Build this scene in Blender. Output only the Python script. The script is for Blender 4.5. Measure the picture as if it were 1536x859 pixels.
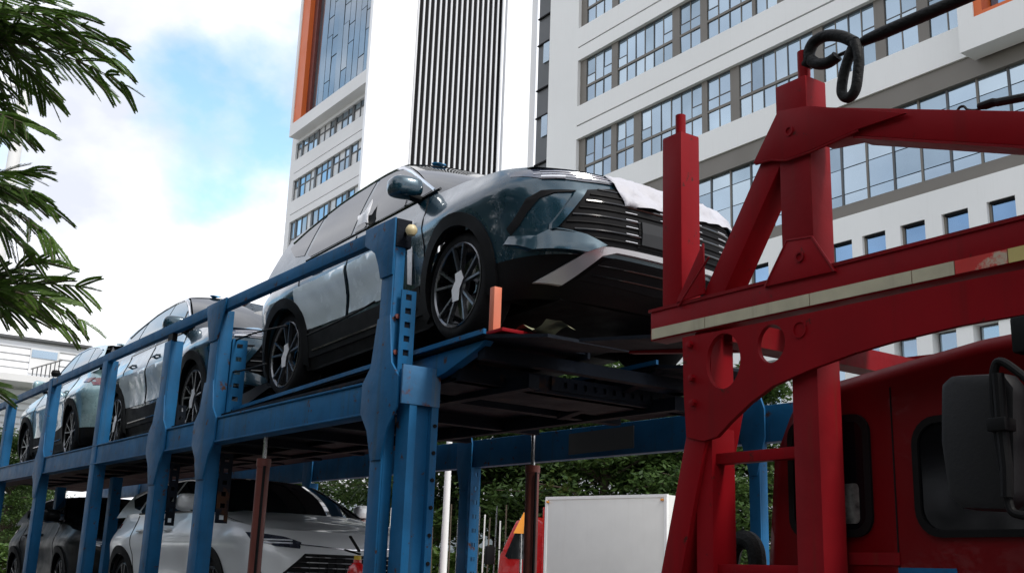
import bpy, bmesh, math, random
from mathutils import Vector, Matrix, noise
from mathutils.geometry import delaunay_2d_cdt
R = math.radians
random.seed(7)
for o in list(bpy.data.objects): bpy.data.objects.remove(o)
S = bpy.context.scene
COL = S.collection
# ------------------------------------------------------------------ camera
FPX, CXP, CYP, CAMH = 1654.0, 768.0, 429.5, 1.6
_up = Vector((222, 6330, -1654)).normalized()
_mx = Vector((-1188, -390, -1654)); _mx = (_mx - _up * _mx.dot(_up)).normalized()
_X = -_mx; _Y = _up.cross(_X)
CAMR = Matrix((_X, _Y, _up))            # rows = world axes in camera space
CAMP = Vector((0, 0, CAMH))
cd = bpy.data.cameras.new('camera'); cam = bpy.data.objects.new('camera', cd); COL.objects.link(cam)
cam.matrix_world = Matrix.Translation(CAMP) @ CAMR.to_4x4()
cd.sensor_width = 36; cd.lens = FPX / 1536 * 36; cd.clip_start = .1; cd.clip_end = 5000
S.camera = cam
def ray(px, py): return CAMR @ Vector((px - CXP, -(py - CYP), -FPX)) / FPX
def onY(px, py, y): d = ray(px, py); return CAMP + d * (y / d.y)
def onX(px, py, x): d = ray(px, py); return CAMP + d * (x / d.x)
def dep(px, py, D): return CAMP + ray(px, py) * D
# ------------------------------------------------------------------ sky, sun, exposure
SUN_EL, SUN_AZ = R(50), R(12)           # azimuth measured from +X towards +Y
w = bpy.data.worlds.new('World'); S.world = w; w.use_nodes = True
nt = w.node_tree; nt.nodes.clear()
def wn(t, **k):
    n = nt.nodes.new(t)
    for a, b in k.items(): setattr(n, a, b)
    return n
out = wn('ShaderNodeOutputWorld'); bg = wn('ShaderNodeBackground'); nt.links.new(bg.outputs[0], out.inputs[0])
bg.inputs[1].default_value = .10
sky = wn('ShaderNodeTexSky', sky_type='NISHITA', sun_disc=False)
sky.sun_elevation = SUN_EL; sky.sun_rotation = R(90) - SUN_AZ
sky.altitude = 20; sky.air_density = 1.0; sky.dust_density = .6; sky.ozone_density = 1.2
tc = wn('ShaderNodeTexCoord'); sep = wn('ShaderNodeSeparateXYZ'); nt.links.new(tc.outputs['Generated'], sep.inputs[0])
mz = wn('ShaderNodeMath', operation='MAXIMUM'); nt.links.new(sep.outputs[2], mz.inputs[0]); mz.inputs[1].default_value = 0
ad = wn('ShaderNodeMath', operation='ADD'); nt.links.new(mz.outputs[0], ad.inputs[0]); ad.inputs[1].default_value = .42
SKY_ROT = -3.5
dv = wn('ShaderNodeVectorMath', operation='DIVIDE'); cb = wn('ShaderNodeCombineXYZ')
for i in range(3): nt.links.new(ad.outputs[0], cb.inputs[i])
vr = wn('ShaderNodeVectorRotate', rotation_type='Z_AXIS'); vr.inputs['Angle'].default_value = R(SKY_ROT)
nt.links.new(tc.outputs['Generated'], vr.inputs[0]); nt.links.new(vr.outputs[0], dv.inputs[0]); nt.links.new(cb.outputs[0], dv.inputs[1])
SKY_W = 10.96
n1 = wn('ShaderNodeTexNoise', noise_dimensions='4D'); n1.inputs['W'].default_value = SKY_W
n1.inputs['Scale'].default_value = 1.9; n1.inputs['Detail'].default_value = 9; n1.inputs['Roughness'].default_value = .52; n1.inputs['Distortion'].default_value = .15
nt.links.new(dv.outputs[0], n1.inputs['Vector'])
cr = wn('ShaderNodeValToRGB'); nt.links.new(n1.outputs[0], cr.inputs[0])
cr.color_ramp.elements[0].position = .373; cr.color_ramp.elements[0].color = (.06, .06, .06, 1)
cr.color_ramp.elements[1].position = .448; cr.color_ramp.elements[1].color = (1, 1, 1, 1)
n2 = wn('ShaderNodeTexNoise', noise_dimensions='4D'); n2.inputs['W'].default_value = 1.3
n2.inputs['Scale'].default_value = 2.6; n2.inputs['Detail'].default_value = 7; n2.inputs['Roughness'].default_value = .5
nt.links.new(dv.outputs[0], n2.inputs['Vector'])
cr2 = wn('ShaderNodeValToRGB'); nt.links.new(n2.outputs[0], cr2.inputs[0])
cr2.color_ramp.elements[0].position = .44; cr2.color_ramp.elements[0].color = (4.5, 4.7, 5.3, 1)
cr2.color_ramp.elements[1].position = .68; cr2.color_ramp.elements[1].color = (9.6, 9.6, 9.8, 1)
skm = wn('ShaderNodeMix', data_type='RGBA', blend_type='MIX')
skg = wn('ShaderNodeMix', data_type='RGBA', blend_type='MULTIPLY'); skg.inputs[0].default_value = 1; skg.inputs[7].default_value = (1.6, 1.8, 1.6, 1)
nt.links.new(sky.outputs[0], skg.inputs[6])
nt.links.new(cr.outputs[0], skm.inputs[0]); nt.links.new(skg.outputs[2], skm.inputs[6]); nt.links.new(cr2.outputs[0], skm.inputs[7])
nt.links.new(skm.outputs[2], bg.inputs[0])
sd = bpy.data.lights.new('sun', 'SUN'); sd.energy = 1.5; sd.angle = R(12); sd.color = (1, .95, .88)
so = bpy.data.objects.new('sun', sd); COL.objects.link(so)
_sv = Vector((math.cos(SUN_EL) * math.cos(SUN_AZ), math.cos(SUN_EL) * math.sin(SUN_AZ), math.sin(SUN_EL)))
so.rotation_euler = _sv.to_track_quat('Z', 'Y').to_euler()
vs = S.view_settings; vs.view_transform = 'Standard'; vs.look = 'None'; vs.exposure = 0.93; vs.gamma = 1; vs.use_curve_mapping = False
S.render.engine = 'CYCLES'
S.render.resolution_x = 1024; S.render.resolution_y = 572
S.cycles.max_bounces = 6; S.cycles.diffuse_bounces = 3; S.cycles.glossy_bounces = 3
# ------------------------------------------------------------------ materials
def mat(name, col, rough=.6, metal=0, spec=.5, coat=0, var=.12, vscale=3.0, bump=0, bscale=40, streak=0, streak_col=(.1, .05, .03),
        rust=0, rust_col=(.13, .045, .02), rust_scale=2.2, trans=0, alpha=1, coord='Object', em=None, crough=.03, rvar=.08):
    m = bpy.data.materials.new(name); m.use_nodes = True
    t = m.node_tree; b = t.nodes['Principled BSDF']
    L = t.links.new
    b.inputs['Roughness'].default_value = rough; b.inputs['Metallic'].default_value = metal
    b.inputs['Specular IOR Level'].default_value = spec
    b.inputs['Coat Weight'].default_value = coat; b.inputs['Coat Roughness'].default_value = crough
    b.inputs['Transmission Weight'].default_value = trans; b.inputs['Alpha'].default_value = alpha
    if em: b.inputs['Emission Color'].default_value = em[0]; b.inputs['Emission Strength'].default_value = em[1]
    c = t.nodes.new('ShaderNodeTexCoord'); geo = t.nodes.new('ShaderNodeNewGeometry')
    vec = c.outputs['Object'] if coord == 'Object' else geo.outputs['Position']
    def nz(scale, det=6, ro=.55, v=None):
        n = t.nodes.new('ShaderNodeTexNoise'); n.inputs['Scale'].default_value = scale; n.inputs['Detail'].default_value = det; n.inputs['Roughness'].default_value = ro
        L(v if v else vec, n.inputs['Vector']); return n.outputs[0]
    def ramp(a, lo, hi, c0=(0, 0, 0, 1), c1=(1, 1, 1, 1)):
        r = t.nodes.new('ShaderNodeValToRGB'); L(a, r.inputs[0]); e = r.color_ramp.elements
        e[0].position = lo; e[1].position = hi; e[0].color = c0; e[1].color = c1; return r.outputs[0]
    def mix(f, a, bb):
        x = t.nodes.new('ShaderNodeMix'); x.data_type = 'RGBA'
        L(f, x.inputs[0])
        for s, v in ((6, a), (7, bb)):
            if isinstance(v, tuple): x.inputs[s].default_value = (*v[:3], 1)
            else: L(v, x.inputs[s])
        return x.outputs[2]
    base = ramp(nz(vscale), .3, .7, tuple(k * (1 - var) for k in col) + (1,), tuple(min(1, k * (1 + var)) for k in col) + (1,))
    if streak:
        mp = t.nodes.new('ShaderNodeMapping'); mp.inputs['Scale'].default_value = (9, 9, .35); L(vec, mp.inputs['Vector'])
        f = ramp(nz(1.6, 5, .6, mp.outputs[0]), .54, .78)
        ml = t.nodes.new('ShaderNodeMath'); ml.operation = 'MULTIPLY'; L(f, ml.inputs[0]); ml.inputs[1].default_value = streak
        base = mix(ml.outputs[0], base, streak_col)
    if rust:
        f = ramp(nz(rust_scale, 9, .68), .66 - rust * .2, .70 - rust * .16)
        base = mix(f, base, rust_col)
    L(base, b.inputs['Base Color'])
    if rvar:
        rr = t.nodes.new('ShaderNodeMapRange'); L(nz(vscale * 2.3), rr.inputs[0])
        rr.inputs[1].default_value = .3; rr.inputs[2].default_value = .7
        rr.inputs[3].default_value = max(0, rough - rvar); rr.inputs[4].default_value = min(1, rough + rvar); L(rr.outputs[0], b.inputs['Roughness'])
    if bump:
        bp = t.nodes.new('ShaderNodeBump'); bp.inputs['Strength'].default_value = bump; bp.inputs['Distance'].default_value = .02
        L(nz(bscale, 4), bp.inputs['Height']); L(bp.outputs[0], b.inputs['Normal'])
    return m
M = {}
M['blue'] = mat('blue_paint', (.010, .096, .225), .5, spec=.16, var=.24, vscale=2.4, streak=.65, streak_col=(.035, .06, .07), rust=.24, rust_scale=9, rust_col=(.06, .026, .016), bump=.12, bscale=16)
M['blue_rusty'] = mat('rusty_blue_paint', (.03, .12, .25), .55, spec=.3, var=.3, vscale=3, streak=.8, streak_col=(.16, .15, .10), rust=.62, bump=.2, bscale=14, rust_scale=3.4, rust_col=(.10, .035, .02))
M['blue_dark'] = mat('shaded_deck_steel', (.005, .008, .014), .7, spec=.12, var=.4, vscale=2, rust=.2, bump=.2, rust_col=(.04, .018, .01))  # near-black base holds the shade under the deck; rust patches are wear
M['red'] = mat('red_paint', (.215, .003, .007), .5, spec=.10, var=.16, vscale=1.8, streak=.35, streak_col=(.06, .012, .010), rust=.2, rust_scale=10, rust_col=(.055, .014, .010), bump=.06, bscale=12)
M['red_dirty'] = mat('worn_red_paint', (.19, .006, .010), .55, spec=.10, var=.25, vscale=2.5, streak=.8, streak_col=(.085, .03, .016), rust=.12, bump=.1, bscale=14)
M['cab'] = mat('cab_red_paint', (.125, .0015, .0035), .38, spec=.14, coat=.06, var=.08, bump=.015, bscale=5)
M['rust_red'] = mat('oxide_red_cylinder', (.12, .022, .014), .5, var=.25, streak=.4, streak_col=(.05, .02, .02))
M['steel'] = mat('steel_rod', (.5, .5, .5), .25, metal=1, var=.1)
M['black'] = mat('black_plastic', (.005, .005, .0055), .6, spec=.14, var=.2, bump=.05, bscale=120)
M['rubber'] = mat('tyre_rubber', (.008, .008, .009), .75, spec=.2, var=.25, bump=.15, bscale=60)
M['gloss_black'] = mat('gloss_black', (.006, .006, .007), .12, spec=.5, coat=.6, var=.1)
M['glass'] = mat('car_glass', (.012, .015, .017), .04, spec=.75, coat=.3, var=.1, rvar=.01)
M['chrome'] = mat('chrome', (.8, .8, .82), .12, metal=1, var=.03)
M['rim'] = mat('rim_silver', (.22, .225, .24), .30, metal=.9, var=.06)
M['silver'] = mat('satin_silver', (.62, .63, .66), .35, metal=.55, var=.05)
M['teal'] = mat('dark_teal_paint', (.005, .034, .056), .3, metal=.35, coat=1, var=.06)
M['lteal'] = mat('pale_teal_paint', (.24, .37, .40), .3, metal=.3, coat=1, var=.05)
M['white_car'] = mat('silver_white_paint', (.68, .70, .72), .36, metal=.15, coat=.5, var=.04)
M['black_car'] = mat('black_car_paint', (.005, .0055, .006), .4, metal=.0, spec=.12, coat=.08, var=.1)
M['film'] = mat('white_film', (.46, .46, .50), .5, spec=.4, var=.05, bump=1.0, bscale=9)
M['film_white'] = mat('white_film_scrap', (.85, .85, .87), .5, var=.04, bump=.6, bscale=14)
M['doorfilm'] = mat('door_film', (.62, .70, .74), .22, spec=.5, coat=.4, var=.06, bump=.25, bscale=5)
M['headlamp'] = mat('headlamp', (.035, .04, .06), .08, spec=.9, coat=1, var=.5, vscale=9)
M['lampglow'] = mat('lamp_lens', (.75, .78, .85), .1, spec=.8, coat=1, var=.1)
M['tail'] = mat('tail_lens', (.12, .015, .02), .12, coat=1, var=.2)
M['plate'] = mat('plate_grey', (.020, .021, .023), .5, spec=.3, var=.05)
M['wall'] = mat('white_render_wall', (.76, .76, .745), .8, spec=.2, var=.03, vscale=.25, streak=.10, streak_col=(.5, .49, .46), coord='W')
M['wall_grey'] = mat('grey_render_wall', (.70, .70, .70), .8, spec=.2, var=.04, vscale=.2, streak=.12, streak_col=(.45, .44, .43), coord='W')
M['fin'] = mat('pale_louvre_fin', (.60, .61, .63), .5, var=.06, vscale=.4, streak=.2, streak_col=(.35, .35, .36), coord='W')
M['cab_glass'] = mat('cab_glass', (.004, .004, .005), .08, spec=.16, var=.1, rvar=.02)
M['corner_shade'] = mat('shaded_grey_cladding', (.36, .37, .39), .5, var=.03, vscale=.2, coord='W')  # darker grey stands in for the shade as the corner turns away
M['mirror_grey'] = mat('mirror_grey_plastic', (.014, .014, .0155), .5, spec=.25, var=.1, bump=.05, bscale=90)
M['panel'] = mat('white_metal_panel', (.84, .85, .87), .45, spec=.4, var=.02, vscale=.2, coord='W')
M['brown'] = mat('brown_aluminium', (.165, .150, .130), .5, spec=.4, var=.06, vscale=.5, coord='W')
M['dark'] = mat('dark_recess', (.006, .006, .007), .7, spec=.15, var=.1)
M['dgrey'] = mat('dark_grey_panel', (.075, .078, .08), .45, var=.12, vscale=.3, coord='W')
M['pane'] = mat('blue_reflective_glass', (.33, .42, .50), .06, metal=.85, spec=.8, var=.10, vscale=.35, coord='W', rvar=.02)
M['pane_b'] = mat('blue_glass_dim', (.26, .34, .41), .06, metal=.85, spec=.8, var=.12, vscale=.5, coord='W', rvar=.02)
M['pane_c'] = mat('blue_glass_pale', (.40, .49, .56), .08, metal=.8, spec=.8, var=.10, vscale=.3, coord='W', rvar=.02)
M['pane2'] = mat('deep_blue_glass', (.20, .33, .50), .05, metal=.85, spec=.8, var=.12, vscale=.5, coord='W', rvar=.02)
M['pane3'] = mat('grey_glass', (.26, .31, .35), .07, metal=.8, spec=.8, var=.15, vscale=.3, coord='W', rvar=.02)
M['curtain'] = mat('pale_blinds', (.50, .50, .49), .4, coat=.6, var=.1, vscale=.8, coord='W')
M['orange'] = mat('orange_panel', (.62, .13, .028), .45, spec=.4, var=.05, vscale=.3, coord='W')
M['strip'] = mat('cream_reflective_strip', (.50, .46, .33), .4, var=.18, vscale=5, streak=.5, streak_col=(.2, .14, .1))
M['strip_y'] = mat('yellow_reflective_strip', (.55, .45, .17), .4, var=.15, vscale=5, streak=.5, streak_col=(.25, .2, .12))
M['strip_r'] = mat('red_reflective_strip', (.55, .035, .03), .4, var=.2, vscale=6, rust=.55, rust_col=(.5, .4, .3), rust_scale=8)
M['hose'] = mat('black_hose', (.006, .0065, .0065), .6, spec=.2, var=.2, bump=.35, bscale=60)
M['asphalt'] = mat('asphalt', (.05, .05, .052), .9, var=.2, vscale=.6, bump=.3, bscale=30, coord='W')
M['concrete'] = mat('concrete_ground', (.24, .235, .22), .9, var=.12, vscale=.3, bump=.2, bscale=20, coord='W')
M['paver'] = mat('red_pavement', (.26, .10, .08), .9, var=.2, vscale=1.5, coord='W')
M['grass'] = mat('grass', (.06, .12, .02), .9, var=.4, vscale=1.2, bump=.6, bscale=30, coord='W')
M['white'] = mat('white_painted_metal', (.74, .74, .73), .45, var=.04, streak=.12, streak_col=(.5, .47, .42))
M['truckbox'] = mat('white_truck_box', (.60, .60, .58), .5, var=.03, streak=.15, streak_col=(.4, .37, .33))
M['corr'] = mat('pale_blue_sheet_metal', (.52, .57, .62), .4, spec=.5, var=.06, vscale=.5, coord='W')
M['lamp_cream'] = mat('cream_ball', (.62, .52, .30), .4, var=.1)
M['ext_red'] = mat('extinguisher_red', (.5, .01, .012), .25, coat=.6, var=.05)
M['yellow'] = mat('yellow_plastic', (.6, .4, .03), .4)
M['orange_post'] = mat('faded_orange_paint', (.62, .17, .09), .5, var=.12, streak=.3)
M['print'] = mat('printed_paper', (.10, .10, .095), .5, var=.85, vscale=26)
M['tape_blue'] = mat('bright_blue_tape', (.02, .22, .45), .4, var=.1)
M['rag'] = mat('olive_cloth', (.25, .25, .15), .8, var=.3, vscale=20)
M['signor'] = mat('orange_sign', (.75, .28, .02), .5, var=.05)
M['bark'] = mat('bark', (.09, .07, .05), .9, var=.3, vscale=6, bump=.8, bscale=20)
def leafmat(name, c0, c1):
    m = bpy.data.materials.new(name); m.use_nodes = True; t = m.node_tree; t.nodes.clear()
    o = t.nodes.new('ShaderNodeOutputMaterial'); d = t.nodes.new('ShaderNodeBsdfPrincipled'); tr = t.nodes.new('ShaderNodeBsdfTranslucent'); mx = t.nodes.new('ShaderNodeMixShader')
    g = t.nodes.new('ShaderNodeNewGeometry'); n = t.nodes.new('ShaderNodeTexNoise'); n.inputs['Scale'].default_value = 1.7; n.inputs['Detail'].default_value = 4
    t.links.new(g.outputs['Position'], n.inputs['Vector'])
    ra = t.nodes.new('ShaderNodeMath'); ra.operation = 'ADD'; ra.use_clamp = True
    rs = t.nodes.new('ShaderNodeMath'); rs.operation = 'MULTIPLY'; rs.inputs[1].default_value = .5
    t.links.new(g.outputs['Random Per Island'], rs.inputs[0]); t.links.new(rs.outputs[0], ra.inputs[0])
    r0 = t.nodes.new('ShaderNodeMapRange'); t.links.new(n.outputs[0], r0.inputs[0]); r0.inputs[1].default_value = .35; r0.inputs[2].default_value = .65; r0.inputs[4].default_value = .55
    t.links.new(r0.outputs[0], ra.inputs[1])
    cr_ = t.nodes.new('ShaderNodeValToRGB'); t.links.new(ra.outputs[0], cr_.inputs[0])
    cr_.color_ramp.elements[0].color = (*c0, 1); cr_.color_ramp.elements[1].color = (*c1, 1)
    t.links.new(cr_.outputs[0], d.inputs['Base Color']); d.inputs['Roughness'].default_value = .5; d.inputs['Specular IOR Level'].default_value = .3
    t.links.new(cr_.outputs[0], tr.inputs['Color']); mx.inputs[0].default_value = .35
    t.links.new(d.outputs[0], mx.inputs[1]); t.links.new(tr.outputs[0], mx.inputs[2]); t.links.new(mx.outputs[0], o.inputs[0])
    return m
M['leaf'] = leafmat('dark_foliage', (.022, .05, .014), (.075, .13, .03))
M['frond'] = leafmat('feathery_foliage', (.025, .065, .012), (.12, .22, .03))
M['hedge'] = leafmat('hedge_foliage', (.04, .09, .015), (.12, .2, .04))
# ------------------------------------------------------------------ mesh helpers
class MB:
    def __init__(s): s.v = []; s.f = []
    def add(s, v, f):
        b = len(s.v); s.v += [Vector(p) for p in v]; s.f += [tuple(i + b for i in q) for q in f]; return s
    def box(s, x0, x1, y0, y1, z0, z1):
        return s.add([(x, y, z) for z in (z0, z1) for y in (y0, y1) for x in (x0, x1)],
                     [(0, 2, 3, 1), (4, 5, 7, 6), (0, 1, 5, 4), (2, 6, 7, 3), (0, 4, 6, 2), (1, 3, 7, 5)])
    def prism(s, pts, vec):
        n = len(pts); p = [Vector(q) for q in pts]; vec = Vector(vec)
        return s.add(p + [q + vec for q in p], [tuple(range(n))[::-1], tuple(range(n, 2 * n))] + [(i, (i + 1) % n, (i + 1) % n + n, i + n) for i in range(n)])
    def xz(s, pts, y0, y1): return s.prism([(x, y0, z) for x, z in pts], (0, y1 - y0, 0))
    def beam(s, p, q, w_, h, up=(0, 0, 1)):
        p = Vector(p); q = Vector(q); d = (q - p).normalized(); a = d.cross(Vector(up)).normalized(); b = a.cross(d).normalized()
        c = [p + a * i * w_ / 2 + b * j * h / 2 for i, j in ((-1, -1), (1, -1), (1, 1), (-1, 1))]
        return s.prism(c, q - p)
    def tube(s, pts, r, n=8, cap=True):
        pts = [Vector(p) for p in pts]; m = len(pts); rs = r if isinstance(r, (list, tuple)) else [r] * m
        vs_ = []; ref = None
        for i, p in enumerate(pts):
            d = (pts[min(i + 1, m - 1)] - pts[max(i - 1, 0)]).normalized()
            if ref is None: ref = d.orthogonal().normalized()
            ref = (ref - d * ref.dot(d)); ref = ref.normalized() if ref.length > 1e-6 else d.orthogonal().normalized()
            b = d.cross(ref)
            vs_ += [p + (ref * math.cos(2 * math.pi * k / n) + b * math.sin(2 * math.pi * k / n)) * rs[i] for k in range(n)]
        f = [(i * n + k, i * n + (k + 1) % n, (i + 1) * n + (k + 1) % n, (i + 1) * n + k) for i in range(m - 1) for k in range(n)]
        if cap: f += [tuple(range(n))[::-1], tuple(range((m - 1) * n, m * n))]
        return s.add(vs_, f)
    def lathe(s, prof, c, axis='Y', n=32, close=False):
        vs_ = []; c = Vector(c)
        for r, h in prof:
            for k in range(n):
                a = 2 * math.pi * k / n; u, v_ = r * math.cos(a), r * math.sin(a)
                vs_.append(c + (Vector((u, h, v_)) if axis == 'Y' else Vector((u, v_, h)) if axis == 'Z' else Vector((h, u, v_))))
        m = len(prof); rng = range(m) if close else range(m - 1)
        f = [(i * n + k, i * n + (k + 1) % n, ((i + 1) % m) * n + (k + 1) % n, ((i + 1) % m) * n + k) for i in rng for k in range(n)]
        return s.add(vs_, f)
    def grid(s, fn, us, vs_):
        nv = len(vs_)
        return s.add([fn(u, v) for u in us for v in vs_], [(i * nv + j, (i + 1) * nv + j, (i + 1) * nv + j + 1, i * nv + j + 1) for i in range(len(us) - 1) for j in range(nv - 1)])
    def mesh(s, name, m, org=(0, 0, 0), smooth=False, bevel=0, recalc=True, ang=35):
        me = bpy.data.meshes.new(name); org = Vector(org)
        me.from_pydata([p - org for p in s.v], [], s.f)
        if recalc or bevel:
            bm = bmesh.new(); bm.from_mesh(me)
            if recalc: bmesh.ops.recalc_face_normals(bm, faces=bm.faces)
            if bevel:
                es = [e for e in bm.edges if len(e.link_faces) == 2 and e.calc_face_angle(0) > .5]
                bmesh.ops.bevel(bm, geom=es, offset=bevel, segments=2, profile=.6, affect='EDGES', clamp_overlap=True)
            bm.to_mesh(me); bm.free()
        if m: me.materials.append(m)
        if smooth or bevel:
            me.shade_smooth(); me.set_sharp_from_angle(angle=R(ang))
        return me
    def build(s, name, m, parent=None, org=None, **k):
        if org is None: org = Vector(parent['_o']) if parent is not None and '_o' in parent else (0, 0, 0)
        o = bpy.data.objects.new(name, s.mesh(name, M[m] if isinstance(m, str) else m, org, **k)); COL.objects.link(o)
        if parent is not None: o.parent = parent
        return o
def thing(name, label, cat, loc=(0, 0, 0), group=None, rz=0, ry=0):
    o = bpy.data.objects.new(name, None); COL.objects.link(o); o.location = loc; o.empty_display_size = .2
    o.rotation_euler = (0, ry, rz); o['label'] = label; o['category'] = cat
    if group: o['group'] = group
    o['_o'] = tuple(loc); return o
def sub(o, parent):            # make part's children share the thing's origin
    o['_o'] = parent['_o']; return o
def tag(o, label, cat, group=None, kind=None):
    if label: o['label'] = label
    if cat: o['category'] = cat
    if group: o['group'] = group
    if kind: o['kind'] = kind
    return o
def struct(o): o['kind'] = 'structure'; return o
def inst(name, me, loc, parent):
    o = bpy.data.objects.new(name, me); COL.objects.link(o); o.parent = parent
    o.location = Vector(loc) - Vector(parent['_o']); return o
_unit = {}
def ubox(name, m, sx, sy, sz):
    k = (name, m, round(sx, 3), round(sy, 3), round(sz, 3))
    if k not in _unit: _unit[k] = MB().box(0, sx, 0, sy, 0, sz).mesh(name, M[m])
    return _unit[k]
_jr = random.Random(77)
def ibox(name, m, parent, x0, x1, y0, y1, z0, z1):
    if name == 'pane' and m == 'pane': m = _jr.choice(['pane', 'pane', 'pane', 'pane_b', 'pane_c'])
    o = inst(name, ubox(name, m, x1 - x0, y1 - y0, z1 - z0), (x0, y0, z0), parent)
    if name == 'pane': o.rotation_euler = (_jr.gauss(0, .006), 0, _jr.gauss(0, .008))
    return o
def inside(p, poly):
    x, y = p; c = False; n = len(poly)
    for i in range(n):
        x1, y1 = poly[i]; x2, y2 = poly[i - 1]
        if (y1 > y) != (y2 > y) and x < (x2 - x1) * (y - y1) / (y2 - y1) + x1: c = not c
    return c
def dens(poly, res):
    o = []
    for a, b in zip(poly, poly[1:] + poly[:1]):
        n = max(1, int(math.dist(a, b) / res + .5))
        o += [(a[0] + (b[0] - a[0]) * i / n, a[1] + (b[1] - a[1]) * i / n) for i in range(n)]
    return o
def patch(poly, fn, res=.05, thick=.01, holes=(), mb=None):
    """sheet with outline poly (2D) laid on surface fn(a,b,off) with thickness"""
    loops = [dens([tuple(p) for p in poly], res)] + [dens([tuple(p) for p in h], res) for h in holes]
    vs_ = []; es = []
    for lp in loops:
        b = len(vs_); vs_ += lp; es += [(b + i, b + (i + 1) % len(lp)) for i in range(len(lp))]
    xs = [p[0] for p in loops[0]]; ys = [p[1] for p in loops[0]]
    nb = len(vs_)
    nx = int((max(xs) - min(xs)) / res); ny = int((max(ys) - min(ys)) / res)
    for i in range(1, nx + 1):
        for j in range(1, ny + 1):
            q = (min(xs) + i * res * .98, min(ys) + j * res * .98)
            if inside(q, loops[0]) and not any(inside(q, h) for h in loops[1:]) and min(math.dist(q, e) for e in vs_[:nb]) > res * .45: vs_.append(q)
    r = delaunay_2d_cdt([Vector(p) for p in vs_], es, [], 0, 1e-6)
    V = [tuple(p) for p in r[0]]; F = []
    for t in r[2]:
        c = (sum(V[i][0] for i in t) / 3, sum(V[i][1] for i in t) / 3)
        if inside(c, loops[0]) and not any(inside(c, h) for h in loops[1:]): F.append(tuple(t))
    mb = mb or MB(); n = len(V)
    cnt = {}
    for t in F:
        for a, b in ((t[0], t[1]), (t[1], t[2]), (t[2], t[0])): cnt[(a, b)] = 1
    side = [(a, b) for a, b in cnt if (b, a) not in cnt]
    mb.add([fn(a, b, thick) for a, b in V] + [fn(a, b, 0) for a, b in V], F + [tuple(i + n for i in t[::-1]) for t in F] + [(b, a, a + n, b + n) for a, b in side])
    return mb
def rrect(x0, x1, y0, y1, r, n=4):
    o = []
    for cx, cy, a0 in ((x1 - r, y1 - r, 0), (x0 + r, y1 - r, 90), (x0 + r, y0 + r, 180), (x1 - r, y0 + r, 270)):
        o += [(cx + r * math.cos(R(a0 + 90 * i / n)), cy + r * math.sin(R(a0 + 90 * i / n))) for i in range(n + 1)]
    return o
def ell(cx, cy, a, b, n=28): return [(cx + a * math.cos(2 * math.pi * i / n), cy + b * math.sin(2 * math.pi * i / n)) for i in range(n)]
def planeY(y0): return lambda a, b, t: (a, y0 - t, b)
def copy_tree(o, parent=None):
    c = o.copy(); COL.objects.link(c); c.parent = parent
    for ch in list(o.children): copy_tree(ch, c)
    return c
def spline(pts, n=8):
    P = [Vector(p) for p in pts]; P = [P[0] * 2 - P[1]] + P + [P[-1] * 2 - P[-2]]; o = []
    for i in range(1, len(P) - 2):
        a, b, c, d = P[i - 1:i + 3]
        for k in range(n):
            t = k / n; o.append(.5 * (2 * b + (c - a) * t + (2 * a - 5 * b + 4 * c - d) * t * t + (3 * b - a - 3 * c + d) * t ** 3))
    return o + [P[-2]]
# ------------------------------------------------------------------ ground
struct(MB().box(-1500, 1500, -1500, 1500, -.5, 0).build('ground', 'concrete'))
struct(MB().add([(-300, -7, .004), (200, -7, .004), (200, 6.6, .004), (-300, 6.6, .004)], [(0, 1, 2, 3)]).build('road', 'asphalt'))
struct(MB().box(-300, 200, 6.75, 9.0, 0, .12).build('pavement', 'paver'))
struct(MB().box(-300, 200, 6.6, 6.75, 0, .14).build('kerb', 'concrete'))
for i in range(16):
    o = MB().add([(-58 + i * 6, -3.2, .008), (-55 + i * 6, -3.2, .008), (-55 + i * 6, -3.05, .008), (-58 + i * 6, -3.05, .008)], [(0, 1, 2, 3)]).build('lane_marking', 'white')
    struct(o)
struct(MB().box(-120, -16, 14.5, 20.5, 0, .1).build('lawn', 'grass'))
# ------------------------------------------------------------------ right building wing (faces the street)
YR = 28.0
rw = thing('office_building', 'white office block with brown ribbon windows and a dark glazed storey behind the red frame', 'building', (-25, YR, 0))
XL, XRR = -38.35, -9.0
rw_rows = [(25.75, 28.0), (21.91, 24.15), (18.1, 20.34)]                    # ribbon window z ranges
D0, D1 = .0, .32                                                           # recess depth of the ribbons
wall = MB()
wall.box(XL, -36.15, YR, YR + 10, 0, 34)                                       # blank pier
bands = [(28.0, 34.0), (24.15, 25.75), (20.34, 21.91), (17.03, 18.1)]
wb = []
for z0, z1 in bands:
    g = z1 - .0 if False else None
    if z0 in (24.15, 20.34):                                                   # groove line between two courses
        zg = {24.15: 24.79, 20.34: 20.97}[z0]
        wb += [(z0, zg - .035), (zg + .035, z1)]
    else: wb.append((z0, z1))
wb.append((12.36, 13.17)); wb.append((8.9, 11.1)); wb.append((0, 6.2))
wall.build('wall', 'wall', rw)
for z0, z1 in wb: MB().box(-36.15, XRR, YR, YR + .45, z0, z1).build('wall_band', 'wall', rw)
MB().box(-36.14, XRR, YR + .46, YR + 9, 0, 33.8).build('core_wall', 'dark', rw)
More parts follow.
